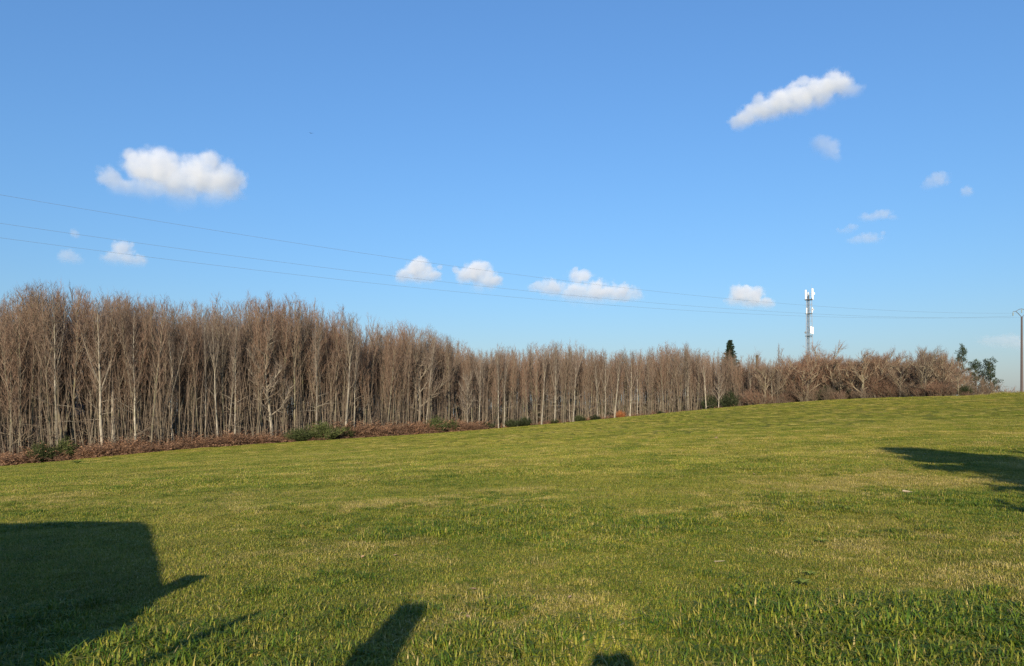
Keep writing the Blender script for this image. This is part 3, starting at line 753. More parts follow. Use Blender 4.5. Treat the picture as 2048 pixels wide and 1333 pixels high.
def pine(seed, H=10.0, wide=2.4, lean=.15, nb=26):
    r = random.Random(seed); tr, cr = MB(), MB()
    st = grow(r, Vector((0, 0, -.2)), Vector((lean, 0, 1)), H, 8, .0, .04)
    tr.tube(st, [.2 * (1 - .9 * i / 8) for i in range(9)], 7, 1)
    for k in range(nb):
        t = .25 + .75 * k / nb; q, d = along(st, min(.99, t)); a = k * 2.4; L = wide * (1.15 - t) ** .7 * r.uniform(.6, 1.15)
        bp = grow(r, q, Vector((math.cos(a), math.sin(a), .45)), L, 4, .1, .12); tr.tube(bp, [.05, .04, .03, .02, .006], 4, .8)
        for c in range(4):
            q2, d2 = along(bp, r.uniform(.45, 1)); cc = q2 + rv(r) * .18; rad = r.uniform(.22, .5)
            for m in range(36):
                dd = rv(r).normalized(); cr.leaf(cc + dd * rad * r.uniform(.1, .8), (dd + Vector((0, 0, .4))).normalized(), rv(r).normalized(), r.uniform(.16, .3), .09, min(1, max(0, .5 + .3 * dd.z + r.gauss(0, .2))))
    return tr.mesh('trunk', M_BARK), cr.mesh('crown', M_PINE)
SPR = proto('spruce_tree', spruce(500, 18.0, 5.2, None, 46, .12, 1.0)); SPR2 = proto('spruce_tree', spruce(501, 10, 1.8, nw=26))
def peak(pr, u, v, D, H0, label, cat, wf=1.0, rz=0.0, name=None):
    p = at(u, v, D); z = gz1(p.x, p.y); s = (p.z - z) / H0
    return plant(pr, (p.x, p.y, z), rz, (s * wf, s * wf, s), label, cat, name=name)
peak(SPR, 1460, 680, 143, 18, 'dark green pointed spruce rising above the low wood', 'spruce', 1.25)
PINE1 = proto('pine_tree', pine(510, 10, 2.2, .12)); PINE2 = proto('pine_tree', pine(511, 8, 2.6, .03)); PINE3 = proto('pine_tree', pine(512, 8, 2.4, .05))
peak(PINE1, 1908, 693, 122, 9.9, 'dark pine sloping down to the right above the hedge end', 'pine', .8, 0)
peak(PINE2, 1952, 726, 126, 7.7, 'left of the two dark pines standing together on the crest', 'pine', .95, 1)
peak(PINE3, 1990, 725, 124, 7.7, 'right of the two dark pines standing together on the crest', 'pine', .95, 2)
LARCH = proto('bare_larch', pole_tree(520, H=15, r0=.12, clear=.15, nb=60, spread=.75, low=0))
peak(LARCH, 1556, 690, 140, 14.8, 'thin pointed bare larch left of the mast', 'larch', .7)
SNAG = MB(); rr_ = random.Random(4); SNAG.tube([Vector((0, 0, -.2)), Vector((.1, 0, 5)), Vector((0, .05, 9.6)), Vector((.05, 0, 10))], [.4, .34, .3, .24], 9, .4, .2, True)
SC = MB(); tp = [Vector((0, 0, 9)), Vector((0, 0, 10))]
for k in range(60):
    a = rr_.uniform(0, 6.28); q = Vector((math.cos(a) * .3, math.sin(a) * .3, rr_.uniform(6, 10))); bp = grow(rr_, q, Vector((math.cos(a) * .4, math.sin(a) * .4, 1)), .9, 3, .1, .15); SC.tube(bp, [.02, .015, .01, 0], 3, .3); spray(rr_, SC, bp, .9, 4, .008)
SN = proto('pollard_tree', (SNAG.mesh('trunk', M_BARK, True), SC.mesh('crown', M_TWIG)))
peak(SN, 1514, 706, 139, 10.4, 'stumpy brown topped tree between spruce and larch', 'tree', .8)

# ------------------------------------------------------------------ white building glimpsed through the left wood
M_WALLW = plain('white_render', (.78, .76, .70), .8); M_ROOF = plain('slate_roof', (.07, .07, .08), .7); M_GLASS = plain('dark_glass', (.03, .035, .04), .15)
p = at(148, 822, 93)
bd = empty('low_building', (p.x, p.y, gz1(p.x, p.y)))
zt = EYE + (VH - 814) / FPX * p.y - bd.location.z; zb = EYE + (VH - 829) / FPX * p.y - bd.location.z
M_CLAD = plain('brown_boards', (.16, .11, .075), .85)
mb = MB(); mb.box((0, 0, zb / 2), (5.4, 4, zb)); mb.build('wall', M_CLAD, bd)
mb = MB(); mb.box((0, 0, (zt + zb) / 2 + .004), (5.6, 4.2, zt - zb)); mb.build('white_band', M_WALLW, bd)
mb = MB(); mb.box((0, 0, zt + .16), (5.9, 4.5, .3), 0, None, .8); mb.build('roof', M_ROOF, bd)
for x_ in (-1.6, 1.2):
    mb = MB(); mb.box((x_, -2.02, zb - .7), (.9, .1, .8)); mb.build('window', M_GLASS, bd)
tag(bd, 'low brown building with a white band glimpsed between the trunks of the left wood', 'building')

# ------------------------------------------------------------------ telecom mast
M_STEEL = plain('galvanised_steel', (.36, .37, .38), .5, .3); M_DARK = plain('dark_cable', (.12, .13, .14), .6); M_PANEL = plain('antenna_white', (.70, .70, .67), .45, 0, .04)
D = 200.0; PX = D / FPX
p = at(1617.5, VH, D); gzm = gz1(p.x, p.y)
ms = empty('telecom_mast', (p.x, p.y, gzm)); zof = lambda v: EYE + (VH - v) * PX - gzm
ztop = zof(596)
legs = [(math.cos(a) * .95, math.sin(a) * .95) for a in (R(200), R(340), R(90))]
for lx, ly in legs:
    mb = MB(); mb.tube([Vector((lx * 1.25, ly * 1.25, -.3)), Vector((lx * .8, ly * .8, ztop))], [.10, .075], 6, 0, 0, True); mb.build('mast_leg', M_STEEL, ms, True)
mb = MB(); zz = 0.0; k = 0
while zz < ztop - 1:
    sc_ = 1.25 - .45 * zz / ztop; sc2 = 1.25 - .45 * (zz + 1.5) / ztop
    for i in range(3):
        a, b_ = legs[i], legs[(i + 1) % 3]
        mb.tube([Vector((a[0] * sc_, a[1] * sc_, zz)), Vector((b_[0] * sc_, b_[1] * sc_, zz))], [.025, .025], 4)
        mb.tube([Vector((a[0] * sc_, a[1] * sc_, zz)), Vector((b_[0] * sc2, b_[1] * sc2, zz + 1.5))], [.03, .03], 4)
    zz += 1.5
mb.build('lattice', M_STEEL, ms)
mb = MB(); mb.tube([Vector((0, -.1, 0)), Vector((0, -.1, zof(590)))], [.17, .15], 6, 0, 0, True); mb.build('cable_ladder', M_DARK, ms)
for v_, w_ in ((600, 1.9), (628, 1.5), (672.5, 1.7)):
    mb = MB(); z_ = zof(v_)
    ring = [Vector((math.cos(a) * w_ * .55, math.sin(a) * w_ * .55, z_)) for a in np.linspace(0, 6.283, 13)]
    mb.tube(ring, [.07] * 13, 5)
    for a in np.linspace(0, 6.283, 7)[:-1]: mb.tube([Vector((0, 0, z_)), Vector((math.cos(a) * w_ * .55, math.sin(a) * w_ * .55, z_))], [.05, .05], 4)
    mb.box((0, 0, z_ - .05), (w_ * .8, w_ * .8, .06)); mb.build('platform', M_DARK, ms)
for x_, y_, v0, v1, w_ in ((-1.05, -.5, 581, 599, .36), (.62, -.9, 578.5, 597, .42), (1.1, .1, 582, 600, .34), (-.5, .9, 582, 599, .32), (.15, .85, 584, 600, .32), (-.8, -.5, 617, 628, .26), (.75, -.5, 616, 626, .22),
                           (.22, -.95, 654, 668, .38), (.85, -.65, 655, 669, .34)):
    z0, z1 = zof(v1), zof(v0)
    mb = MB(); mb.box((x_, y_, (z0 + z1) / 2), (w_, .2, z1 - z0)); pn = mb.build('antenna_panel', M_PANEL, ms)
    mb = MB(); mb.tube([Vector((x_ * .8, y_ * .75, z0 - .15)), Vector((x_ * .8, y_ * .75, z1 + .15))], [.05, .05], 5, 0, 0, True); mb.tube([Vector((0, 0, (z0 + z1) / 2)), Vector((x_ * .8, y_ * .75, (z0 + z1) / 2))], [.04, .04], 4); mb.build('bracket', M_STEEL, pn)
def dish(x_, y_, v_, r_, mat):
    mb = MB(); z_ = zof(v_)
    mb.tube([Vector((x_, y_ - .02, z_)), Vector((x_, y_ - .18, z_)), Vector((x_, y_ - .3, z_))], [r_ * .3, r_ * .8, r_], 12, 0, 0, True); mb.build('dish', mat, ms)
dish(-1.1, -.3, 666, .32, M_DARK); dish(1.2, -.2, 588, .3, M_PANEL); dish(.95, -.3, 620, .25, M_STEEL)
mb = MB(); mb.tube([Vector((.6, -.4, zof(600))), Vector((.6, -.4, zof(568)))], [.03, .012], 5); mb.build('lightning_rod', M_STEEL, ms)
tag(ms, 'grey lattice telecom mast with white antenna panels above the trees', 'mast')

# ------------------------------------------------------------------ power poles and wires
M_CONC = plain('pole_concrete', (.115, .088, .082), .8); M_IRON = plain('arm_iron', (.16, .17, .18), .5, .3); M_INS = plain('insulator_glass', (.25, .30, .28), .2); M_WIRE = plain('wire_aluminium', (.13, .14, .15), .5)
def power_pole(x, y, z, rz, h, label):
    o = empty('power_pole', (x, y, z), rz)
    mb = MB(); mb.box((0, 0, h / 2 - .2), (.27, .23, h + .4), 0, None, .6); mb.build('post', M_CONC, o)
    mb = MB()
    for s in (-1, 1):
        mb.tube([Vector((0, 0, h - .1)), Vector((s * .55, 0, h + .3)), Vector((s * 1.05, 0, h + .62)), Vector((s * 1.55, 0, h + .55))], [.045, .04, .04, .035], 5)
        mb.tube([Vector((s * 1.05, 0, h + .62)), Vector((s * .5, 0, h + .88)), Vector((0, 0, h + .98))], [.035] * 3, 5)
    mb.build('crossarm', M_IRON, o)
    for s, top in ((-1.55, h + .55), (0, h + .98), (1.55, h + .55)):
        mb = MB(); mb.tube([Vector((s, 0, top)), Vector((s, 0, top - .1)), Vector((s, 0, top - .14)), Vector((s, 0, top - .28)), Vector((s, 0, top - .32)), Vector((s, 0, top - .46)), Vector((s, 0, top - .55))], [.02, .03, .08, .05, .08, .06, .02], 7); mb.build('insulator', M_INS, o)
    return tag(o, label, 'power pole')
D = 92.0; pp = at(2043.5, VH, D); pz = gz1(pp.x, pp.y); hp = EYE + (VH - 633.5) / FPX * D - pz
power_pole(pp.x, pp.y, pz, R(20), hp, 'tapered concrete power pole with angled crossarm on the field crest at right')
ends = []
for s, zt in ((0, hp + .43), (1.55, hp), (-1.55, hp)):
    q = Matrix.Rotation(R(20), 3, 'Z') @ Vector((s, 0, 0)); ends.append(Vector((pp.x + q.x, pp.y + q.y, pz + zt)))
LEFT = ((390, 40.0, 457, 410), (447, 42.0, 552, 780), (476, 43.0, 570, 780))
for k, ((v0, D0, vm, um), lab) in enumerate(zip(LEFT, ('uppermost overhead wire crossing the sky', 'middle overhead wire crossing the sky', 'lowest overhead wire crossing the sky'))):
    A = at(0, v0, D0); B = ends[k]
    # choose the sag so that the wire passes the row vm at column um
    best = None
    for sg in np.linspace(0, 3, 31):
        for t in np.linspace(.02, .9, 500):
            P = A.lerp(B, t); P.z -= 4 * sg * t * (1 - t)
            if abs(UC + P.x / P.y * FPX - um) < 12:
                e = abs(VH - (P.z - EYE) / P.y * FPX - vm)
                if best is None or e < best[0]: best = (e, sg)
    sg = best[1]
    pts = []
    for t in np.linspace(-.45, 1, 46):
        P = A.lerp(B, float(t)); P.z -= 4 * sg * t * (1 - t) if t > 0 else 4 * sg * t; pts.append(P)
    mb = MB(); mb.tube(pts, [.0065] * len(pts), 4); tag(mb.build('overhead_wire', M_WIRE), lab, 'wire', 'overhead wires')
    if k == 1: lastp = pts[0]
zl = gz1(lastp.x, lastp.y); power_pole(lastp.x, lastp.y, zl, R(20), lastp.z - zl, 'concrete power pole beyond the left edge of the picture')

# tall dry grass at the crest by the pole
sg_ = [src('grass_g%d' % k, grass_patch(70 + k, .8, 260, .25, .6, .01, .62, .8), M_GRASS) for k in range(2)]
u = rs.uniform(1880, 2110, 130); D = edgeD(u) + rs.uniform(-1.0, 3, 130); x = (u - UC) / FPX * D; s = rs.uniform(.5, 1.3, 130) * np.clip((u - 1860) / 130, .3, 1.2)
scatter('tall_grass', np.c_[x, D, gz(x, D)], rs.uniform(0, 6.28, 130), np.c_[s, s, s], rs.randint(0, 2, 130), sg_, 'taller straw coloured grass on the crest by the power pole', 'grass')

# ------------------------------------------------------------------ clouds
import bmesh
CM = {.0012: .0036, .0025: .005, .006: .012, .016: .024}
def cloud(puffs, base, dens, label, seed, fuzz=1.0, alt=1250.0):
    """puffs: (column, row, radius px, stretch); `base` row sets the distance of a cloud whose base is `alt` metres up.
    The density is a soft union of the puffs broken up by noise; the mesh is only the hull of that vapour."""
    D = alt / ((VH - base) / FPX); r = random.Random(seed)
    c = at(sum(q[0] for q in puffs) / len(puffs), sum(q[1] for q in puffs) / len(puffs), D)
    puffs = [(u, v, rad * (1.27 if fuzz > .9 else 1.5), st) for (u, v, rad, st) in puffs]; rm = max(q[2] for q in puffs) / FPX * D
    zfit = np.polyfit([q[0] for q in puffs], [q[1] for q in puffs], 1)[0] if len(puffs) > 2 else 0.0
    balls = [(at(u, v, D) - c, rad / FPX * D, st) for (u, v, rad, st) in puffs]
    for p0, rr, st in balls[:]:
        if len(balls) < 15 and rr > .6 * rm:
            d = Vector((r.uniform(-.8, .8) * st, r.uniform(-.4, .4), r.uniform(.45, .8))) * rr; balls.append((p0 + d, rr * r.uniform(.35, .5), 1.1))
    bm = bmesh.new()
    for q, s_, t in balls:
        g = bmesh.ops.create_icosphere(bm, subdivisions=3, radius=s_ * 1.42)
        for vv in g['verts']: vv.co = Vector((vv.co.x * t, vv.co.y, vv.co.z)) + q
    me = bpy.data.meshes.new('cloud'); bm.to_mesh(me); bm.free()
    m = bpy.data.materials.new('cloud_vapour'); m.use_nodes = True; n = m.node_tree; n.nodes.clear(); L = n.links.new
    tc = N(n, 'ShaderNodeTexCoord'); acc = None
    nz = N(n, 'ShaderNodeTexNoise', Scale=1.35 / rm, Detail=7.0, Roughness=.66); L(tc.outputs['Object'], nz.inputs['Vector'])
    for q, s_, t in balls:
        a = N(n, 'ShaderNodeVectorMath', operation='SUBTRACT'); L(tc.outputs['Object'], a.inputs[0]); a.inputs[1].default_value = q
        b_ = N(n, 'ShaderNodeVectorMath', operation='MULTIPLY'); L(a.outputs[0], b_.inputs[0]); b_.inputs[1].default_value = (1 / (s_ * t), 1 / s_, 1 / s_)
        d = N(n, 'ShaderNodeVectorMath', operation='LENGTH'); L(b_.outputs[0], d.inputs[0])
        if acc is None: acc = d.outputs['Value']
        else:
            mn = N(n, 'ShaderNodeMath', operation='SMOOTH_MIN'); L(acc, mn.inputs[0]); L(d.outputs['Value'], mn.inputs[1]); mn.inputs[2].default_value = .25; acc = mn.outputs[0]
    nm = N(n, 'ShaderNodeMath', operation='MULTIPLY_ADD'); L(nz.outputs['Fac'], nm.inputs[0]); nm.inputs[1].default_value = 2.1 * (fuzz + 1) / 2; nm.inputs[2].default_value = -1.0 * (fuzz + 1) / 2
    ad = N(n, 'ShaderNodeMath', operation='ADD'); L(acc, ad.inputs[0]); L(nm.outputs[0], ad.inputs[1])
    mr = N(n, 'ShaderNodeMapRange', interpolation_type='SMOOTHSTEP'); mr.inputs[1].default_value = 1.05; mr.inputs[2].default_value = .55; mr.inputs[3].default_value = 0; mr.inputs[4].default_value = dens * 60 / rm * 1.0
    L(ad.outputs[0], mr.inputs[0])
    v = N(n, 'ShaderNodeVolumePrincipled'); v.inputs['Color'].default_value = (.93, .935, .945, 1); v.inputs['Anisotropy'].default_value = 0.0
    sx = N(n, 'ShaderNodeSeparateXYZ'); L(tc.outputs['Object'], sx.inputs[0])
    hx = N(n, 'ShaderNodeMath', operation='MULTIPLY_ADD'); L(sx.outputs[0], hx.inputs[0]); hx.inputs[1].default_value = zfit; L(sx.outputs[2], hx.inputs[2])
    hr = N(n, 'ShaderNodeMapRange', interpolation_type='SMOOTHSTEP'); hr.inputs[1].default_value = -.95 * rm; hr.inputs[2].default_value = .45 * rm; hr.inputs[3].default_value = .06; hr.inputs[4].default_value = 1.0; L(hx.outputs[0], hr.inputs[0])
    dm = N(n, 'ShaderNodeMath', operation='MULTIPLY'); L(mr.outputs[0], dm.inputs[0]); L(hr.outputs[0], dm.inputs[1])
    L(dm.outputs[0], v.inputs['Density']); out = N(n, 'ShaderNodeOutputMaterial'); L(v.outputs[0], out.inputs['Volume'])
    me.materials.append(m)
    o = link('cloud', me); o.location = c
    md = o.modifiers.new('hull', 'REMESH'); md.mode = 'VOXEL'; md.voxel_size = rm / 5
    return tag(o, label, 'cloud', 'small cumulus clouds')
cloud([(280, 335, 30, 1.1), (318, 336, 34, 1.2), (350, 358, 34, 1.6), (402, 354, 36, 1.3), (447, 364, 33, 1.1), (220, 358, 20, 1.1), (250, 376, 20, 1.6), (310, 380, 22, 2), (365, 396, 24, 1.3), (432, 396, 20, 1.8)], 410, CM[.016], 'largest white cumulus high in the left half of the sky', 1)
cloud([(243, 497, 15, 1.2), (222, 519, 15, 1.3), (252, 520, 16, 1.4), (278, 523, 12, 1.4)], 535, CM[.006], 'small puffy white cloud crossed by wires above the left wood', 2)
cloud([(136, 515, 12, 1.4), (152, 520, 9, 1.4)], 530, CM[.0025], 'faint wisp of cloud left of the small puffy one above the left wood', 3, .6)
cloud([(150, 470, 8, .8)], 480, CM[.0025], 'tiny faint cloud speck on the middle wire at far left', 4, .6)
cloud([(836, 540, 20, 1.1), (808, 553, 14, 1.4), (860, 551, 16, 1.3), (836, 557, 14, 2.2)], 568, CM[.016], 'left one of the two small neighbouring clouds above mid wood', 5)
cloud([(953, 547, 22, 1.2), (930, 553, 16, 1.2), (980, 560, 18, 1.2), (955, 578, 12, 1.4)], 590, CM[.016], 'right one of the two small neighbouring clouds above mid wood', 6)
cloud([(1160, 552, 14, 1.6), (1075, 575, 10, 1.8), (1105, 578, 17, 1.8), (1150, 590, 20, 1.7), (1195, 586, 22, 1.5), (1235, 588, 19, 1.7), (1275, 592, 10, 1.8), (1180, 604, 14, 2.5)], 618, CM[.016], 'long flat cloud low in the middle of the sky', 7)
cloud([(1482, 590, 18, 1.1), (1508, 595, 18, 1.2), (1468, 602, 12, 1.6), (1530, 607, 11, 1.8), (1495, 610, 10, 2.5)], 622, CM[.016], 'small white cloud just left of the telecom mast', 8)
cloud([(1672, 172, 24, 1.3), (1640, 188, 28, 1.2), (1600, 200, 28, 1.2), (1565, 208, 26, 1.2), (1530, 222, 24, 1.2), (1500, 232, 20, 1.2), (1482, 246, 16, 1.3), (1704, 182, 14, 1.3)], 260, CM[.016], 'slanting white cloud highest in the right of the sky', 9)
cloud([(1640, 292, 16, 1.1), (1658, 300, 16, 1.2), (1672, 315, 8, 1)], 325, CM[.0025], 'faint puff below the slanting white cloud', 10, .7)
cloud([(1858, 372, 10, 1.2), (1878, 360, 12, 1.4)], 385, CM[.0025], 'faint small cloud high at the right', 11, .7)
cloud([(1934, 385, 9, 1.1)], 397, CM[.0025], 'smallest faint puff near the right edge', 12, .7)
cloud([(1740, 437, 8, 2.2), (1765, 430, 8, 2.2), (1785, 436, 5, 2)], 442, CM[.0025], 'thin flat cloud streak, upper of the three at right', 13, .7)
cloud([(1690, 465, 6, 2.5), (1705, 455, 5, 2)], 472, CM[.0012], 'faintest thin cloud streak, middle of the three at right', 14, .6)
cloud([(1712, 482, 7, 2.2), (1738, 478, 9, 2.4)], 488, CM[.0025], 'thin flat cloud streak, lowest of the three at right', 15, .7)
cloud([(1985, 684, 10, 2.5), (2020, 686, 13, 2.5), (2060, 690, 14, 2.5)], 700, CM[.0025], 'pale low cloud behind the power pole', 16, .8)

# ------------------------------------------------------------------ small things lying in the grass
M_STICK = plain('dry_stick', (.36, .29, .20), .9); M_LEAF = mat_leafy('dead_leaf', (.30, .17, .09), (.48, .34, .22), .2); M_WEED = mat_leafy('weed_leaf', (.15, .21, .03), (.26, .31, .07), .35)
def ground_at(u, v):
    a = (VH - v) / FPX; b_ = (u - UC) / FPX; D = 3.0
    for k in range(4000):
        if EYE + a * D <= gz1(b_ * D, D) + .01: break
        D += .02 + D * .002
    return b_ * D, D
def stick(u, v, L, rz, label, rad=.012):
    x, y = ground_at(u, v); r = random.Random(int(u)); pts = grow(r, Vector((-L / 2, 0, 0)), Vector((1, 0, 0)), L, 5, 0, .05)
    mb = MB(); mb.tube(pts, [rad, rad, rad * .9, rad * .8, rad * .7, rad * .4], 6, .5, .5, True); mb.tube([pts[2], pts[2] + Vector((.05, .04, .03)) * L], [rad * .5, rad * .2], 5)
    o = mb.build('stick', M_STICK); o.location = (x, y, gz1(x, y) + .032); o.rotation_euler = (0, .05, rz); tag(o, label, 'stick')
stick(1828, 987, .34, -.5, 'pale bleached stick on the grass below the tree shadow at right', .015)
stick(1440, 1128, .12, .2, 'small pale twig lying in the grass right of centre', .004)
stick(1245, 1255, .14, 1.1, 'short pale straw stem in the grass above the small shadow at bottom', .004)
def dead_leaf(u, v, s, label):
    x, y = ground_at(u, v); r = random.Random(int(u + v)); mb = MB()
    for i in range(7):
        t = i / 6; wd = math.sin(math.pi * min(.97, t * .9 + .06)) * .4
        for q in (-wd, 0, wd): mb.vert(((t - .5), q, .25 * abs(q) + .15 * t * t + r.uniform(-.02, .02)), .4 + .4 * r.random())
    for i in range(6):
        for j in range(2): b_ = i * 3 + j; mb.f.append((b_, b_ + 1, b_ + 4, b_ + 3))
    o = mb.build('dead_leaf', M_LEAF); o.scale = (s * .62, s * .62, s * .62); o.location = (x, y, gz1(x, y) + .028); o.rotation_euler = (r.uniform(-.5, .2), r.uniform(-.4, .4), r.uniform(0, 6)); tag(o, label, 'leaf', 'dead leaves in the grass')
for u, v, s, lab in ((946, 1183, .10, 'buff dead leaf in the grass, left of bottom centre'), (936, 1241, .07, 'orange brown leaf in the grass above the post shadow'), (790, 1115, .09, 'pale flat leaf in the grass left of centre'), (725, 1118, .07, 'yellowish curled leaf in the grass left of centre'),
                     (1660, 1273, .09, 'buff curled leaf at the lower right in the lush grass'), (2022, 1232, .11, 'tan dead leaf near the lower right edge'), (1530, 1285, .07, 'brown leaf in the lush grass at lower right'), (802, 941, .13, 'pale leaf fleck in the middle of the field'), (480, 1028, .08, 'small pale leaf right of the van shadow top'),
                     (145, 1305, .10, 'pale dead leaf at the edge of the van shadow'), (1140, 1200, .06, 'tiny pale leaf below the middle of the field'), (1508, 950, .12, 'whitish leaf fleck far right of centre'), (1432, 877, .3, 'whitish fleck far up the field')):
    dead_leaf(u, v, s, lab)
def weed(u, v, s, label):
    x, y = ground_at(u, v); r = random.Random(int(u)); o = empty('weed_plant', (x, y, gz1(x, y)), r.uniform(0, 6))
    for k in range(11):
        a = k * 2.4; mb = MB(); L = s * r.uniform(.6, 1.1); W = L * .3; el = r.uniform(.25, .7); d = Vector((math.cos(a), math.sin(a), 0)); sd = Vector((-d.y, d.x, 0))
        for i in range(5):
            t = i / 4; wd = W * math.sin(math.pi * min(.96, t * .85 + .1)) * .5; p = d * (L * t) + Vector((0, 0, .03 + L * el * math.sin(t * 2.2) * .6))
            for q in (-1, 0, 1): mb.vert(p + sd * wd * q + Vector((0, 0, abs(q) * wd * .4)), r.random())
        for i in range(4):
            for j in range(2): b_ = i * 3 + j; mb.f.append((b_, b_ + 1, b_ + 4, b_ + 3))
        mb.build('leaf', M_WEED, o, True)
    tag(o, label, 'weed')
for u, v, s, lab in ((1605, 1172, .10, 'grey green rosette weed in the grass at lower right'), (1690, 1022, .11, 'dark green broad leaved weed in the field at right'), (1620, 1155, .08, 'small green weed just above the grey green rosette'), (1645, 1088, .10, 'flat dark weed patch right of centre in the field'), (155, 928, .5, 'dark green weed tuft at the field edge below the left wood')):
    weed(u, v, s, lab)

# ------------------------------------------------------------------ a bird in the sky
M_BIRD = plain('bird_dark', (.05, .05, .055), .7)
p = at(622, 267, 130); o = empty('bird', p, .6)
mb = MB(); mb.tube([Vector((0, -.2, 0)), Vector((0, -.12, 0)), Vector((0, 0, 0)), Vector((0, .1, .01)), Vector((0, .17, .03)), Vector((0, .22, .02))], [.01, .04, .055, .04, .035, .0], 7); mb.build('body', M_BIRD, o, True)
for s in (-1, 1):
    mb = MB()
    for i in range(5):
        t = i / 4; cx = s * (.04 + .36 * t); ch = .13 * (1 - .7 * t); zz = .10 * math.sin(t * 2.2)
        mb.vert((cx, .05 - .05 * t, zz + .006)); mb.vert((cx, .05 - .05 * t - ch, zz)); mb.vert((cx, .05 - .05 * t - ch * .5, zz - .008))
    for i in range(4):
        b_ = i * 3
        for j in range(3): mb.f.append((b_ + j, b_ + (j + 1) % 3, b_ + 3 + (j + 1) % 3, b_ + 3 + j))
    mb.build('wing', M_BIRD, o)
tag(o, 'tiny dark bird high in the blue sky left of centre', 'bird')

# ------------------------------------------------------------------ things beside and behind the camera that throw the long shadows
M_VAN = plain('van_paint', (.72, .72, .70), .35, 0, .03); M_TYRE = plain('tyre_rubber', (.03, .03, .03), .85); M_RIM = plain('wheel_steel', (.4, .4, .41), .4, .6); M_TRIM = plain('black_trim', (.03, .03, .032), .5); M_LAMP = plain('lamp_glass', (.7, .7, .68), .15)
van = empty('parked_van', (-3.0, 2.0, gz1(-4.5, 2.0)))           # nose towards +x, side on to the sun
prof = [(0.0, .36), (-.06, .55), (-.15, .78), (-.28, 1.05), (-.72, 1.36), (-1.16, 1.60), (-2.03, 2.02), (-3.1, 2.54), (-3.5, 2.68), (-7.0, 2.80), (-7.15, 2.6), (-7.2, .8), (-7.15, .4)]
mb = MB(); n_ = len(prof)
for yy, inset in ((-.98, .06), (-.9, 0), (.9, 0), (.98, .06)):
    for (px, pz) in prof: mb.vert((px - (inset if px > -3 else -inset), yy, pz - (inset if pz > 1.2 else -inset * .5)))
for k in range(3):
    for i in range(n_): a = k * n_ + i; b_ = k * n_ + (i + 1) % n_; mb.f.append((a, b_, b_ + n_, a + n_))
mb.f += [tuple(range(n_)), tuple(reversed(range(3 * n_, 4 * n_)))]
mb.build('body', M_VAN, van)
for y_, s in ((-.99, -1), (.99, 1)):
    mb = MB(); b_ = 0
    for q in ((-1.5, 1.45), (-2.35, 1.98), (-3.0, 1.98), (-3.0, 1.45)): mb.vert((q[0], y_ + s * .006, q[1])); 
    for q in ((-1.5, 1.45), (-2.35, 1.98), (-3.0, 1.98), (-3.0, 1.45)): mb.vert((q[0], y_ - s * .02, q[1]))
    mb.f += [(0, 1, 2, 3), (7, 6, 5, 4)] + [(i, (i + 1) % 4, 4 + (i + 1) % 4, 4 + i) for i in range(4)]; mb.build('side_window', M_GLASS, van)
    mb = MB(); mb.box((-.52, y_ + s * .2, 1.2), (.22, .22, .26)) if s > 0 else mb.box((-1.0, y_ - .07, 1.25), (.22, .10, .26)); mb.tube([Vector((-.85, y_ * .96, 1.2)), Vector((-.6, y_ + s * .14, 1.2)) if s > 0 else Vector((-.95, y_ - .05, 1.22))], [.03, .03], 6); mb.build('wing_mirror', M_TRIM, van)
    for wx in (-1.15, -5.0):
        mb = MB(); mb.tube([Vector((wx, y_ * .82, .34)), Vector((wx, y_ * .99, .34)), Vector((wx, y_, .34))], [.34, .34, .30], 20, 0, 0, True); wh = mb.build('wheel', M_TYRE, van, True)
        mb = MB(); mb.tube([Vector((wx, y_ * .995, .34)), Vector((wx, y_ * 1.012, .34))], [.2, .18], 14, 0, 0, True); mb.build('rim', M_RIM, wh)
mb = MB()
for y0 in (-.82, .82):
    for (px, pz) in ((-1.16, 1.6), (-2.03, 2.02)): mb.vert((px + .012, y0, pz + .02)); mb.vert((px - .02, y0, pz - .03))
mb.f += [(0, 2, 6, 4), (1, 5, 7, 3), (0, 4, 5, 1), (2, 3, 7, 6), (0, 1, 3, 2), (4, 6, 7, 5)]; mb.build('windscreen', M_GLASS, van)
for y_ in (-.7, .7):
    mb = MB(); mb.box((-.22, y_, .86), (.10, .34, .2)); mb.build('headlight', M_LAMP, van)
mb = MB(); mb.box((.03, 0, .5), (.14, 1.7, .22)); mb.build('bumper', M_TRIM, van)
tag(van, 'parked van outside the left edge whose big dark shadow covers the grass', 'van')

M_TIMBER = plain('weathered_timber', (.26, .22, .17), .85)
tan_el = math.tan(R(SUN_EL))
gp = empty('gate_post', (-1.30, -1.0, gz1(-1.3, -1.0)))
mb = MB(); q4 = [(-.34, .34), (-.30, .30), (-.262, .262)]
for (cx, cz, hw) in ((0.0, -.3, .21), (-.27, 1.9, .16), (-.345, 2.36, .115)):
    for sx, sy in ((-1, -1), (1, -1), (1, 1), (-1, 1)): mb.vert((cx + sx * hw, sy * .12, cz))
mb.f += [(3, 2, 1, 0), (8, 9, 10, 11)] + [(k * 4 + i, k * 4 + (i + 1) % 4, k * 4 + 4 + (i + 1) % 4, k * 4 + 4 + i) for k in range(2) for i in range(4)]
mb.build('post', M_TIMBER, gp)
mb = MB(); mb.box((-.345, 0, 2.385), (.25, .26, .045), 0, None, .85); mb.build('cap', M_TIMBER, gp)
tag(gp, 'timber gate post behind the camera throwing the short wide shadow at bottom', 'post')
mb = MB(); mb.tube([Vector((-3.5, -1, gz1(-3.5, -1) - .2)), Vector((-3.2, -1, 1.2)), Vector((-2.88, -1, 2.30)), Vector((-2.86, -1, 2.37))], [.05, .05, .045, .03], 7, 0, 0, True)
tag(mb.build('leaning_stake', M_TIMBER), 'thin leaning stake behind the camera throwing the narrow shadow', 'stake')
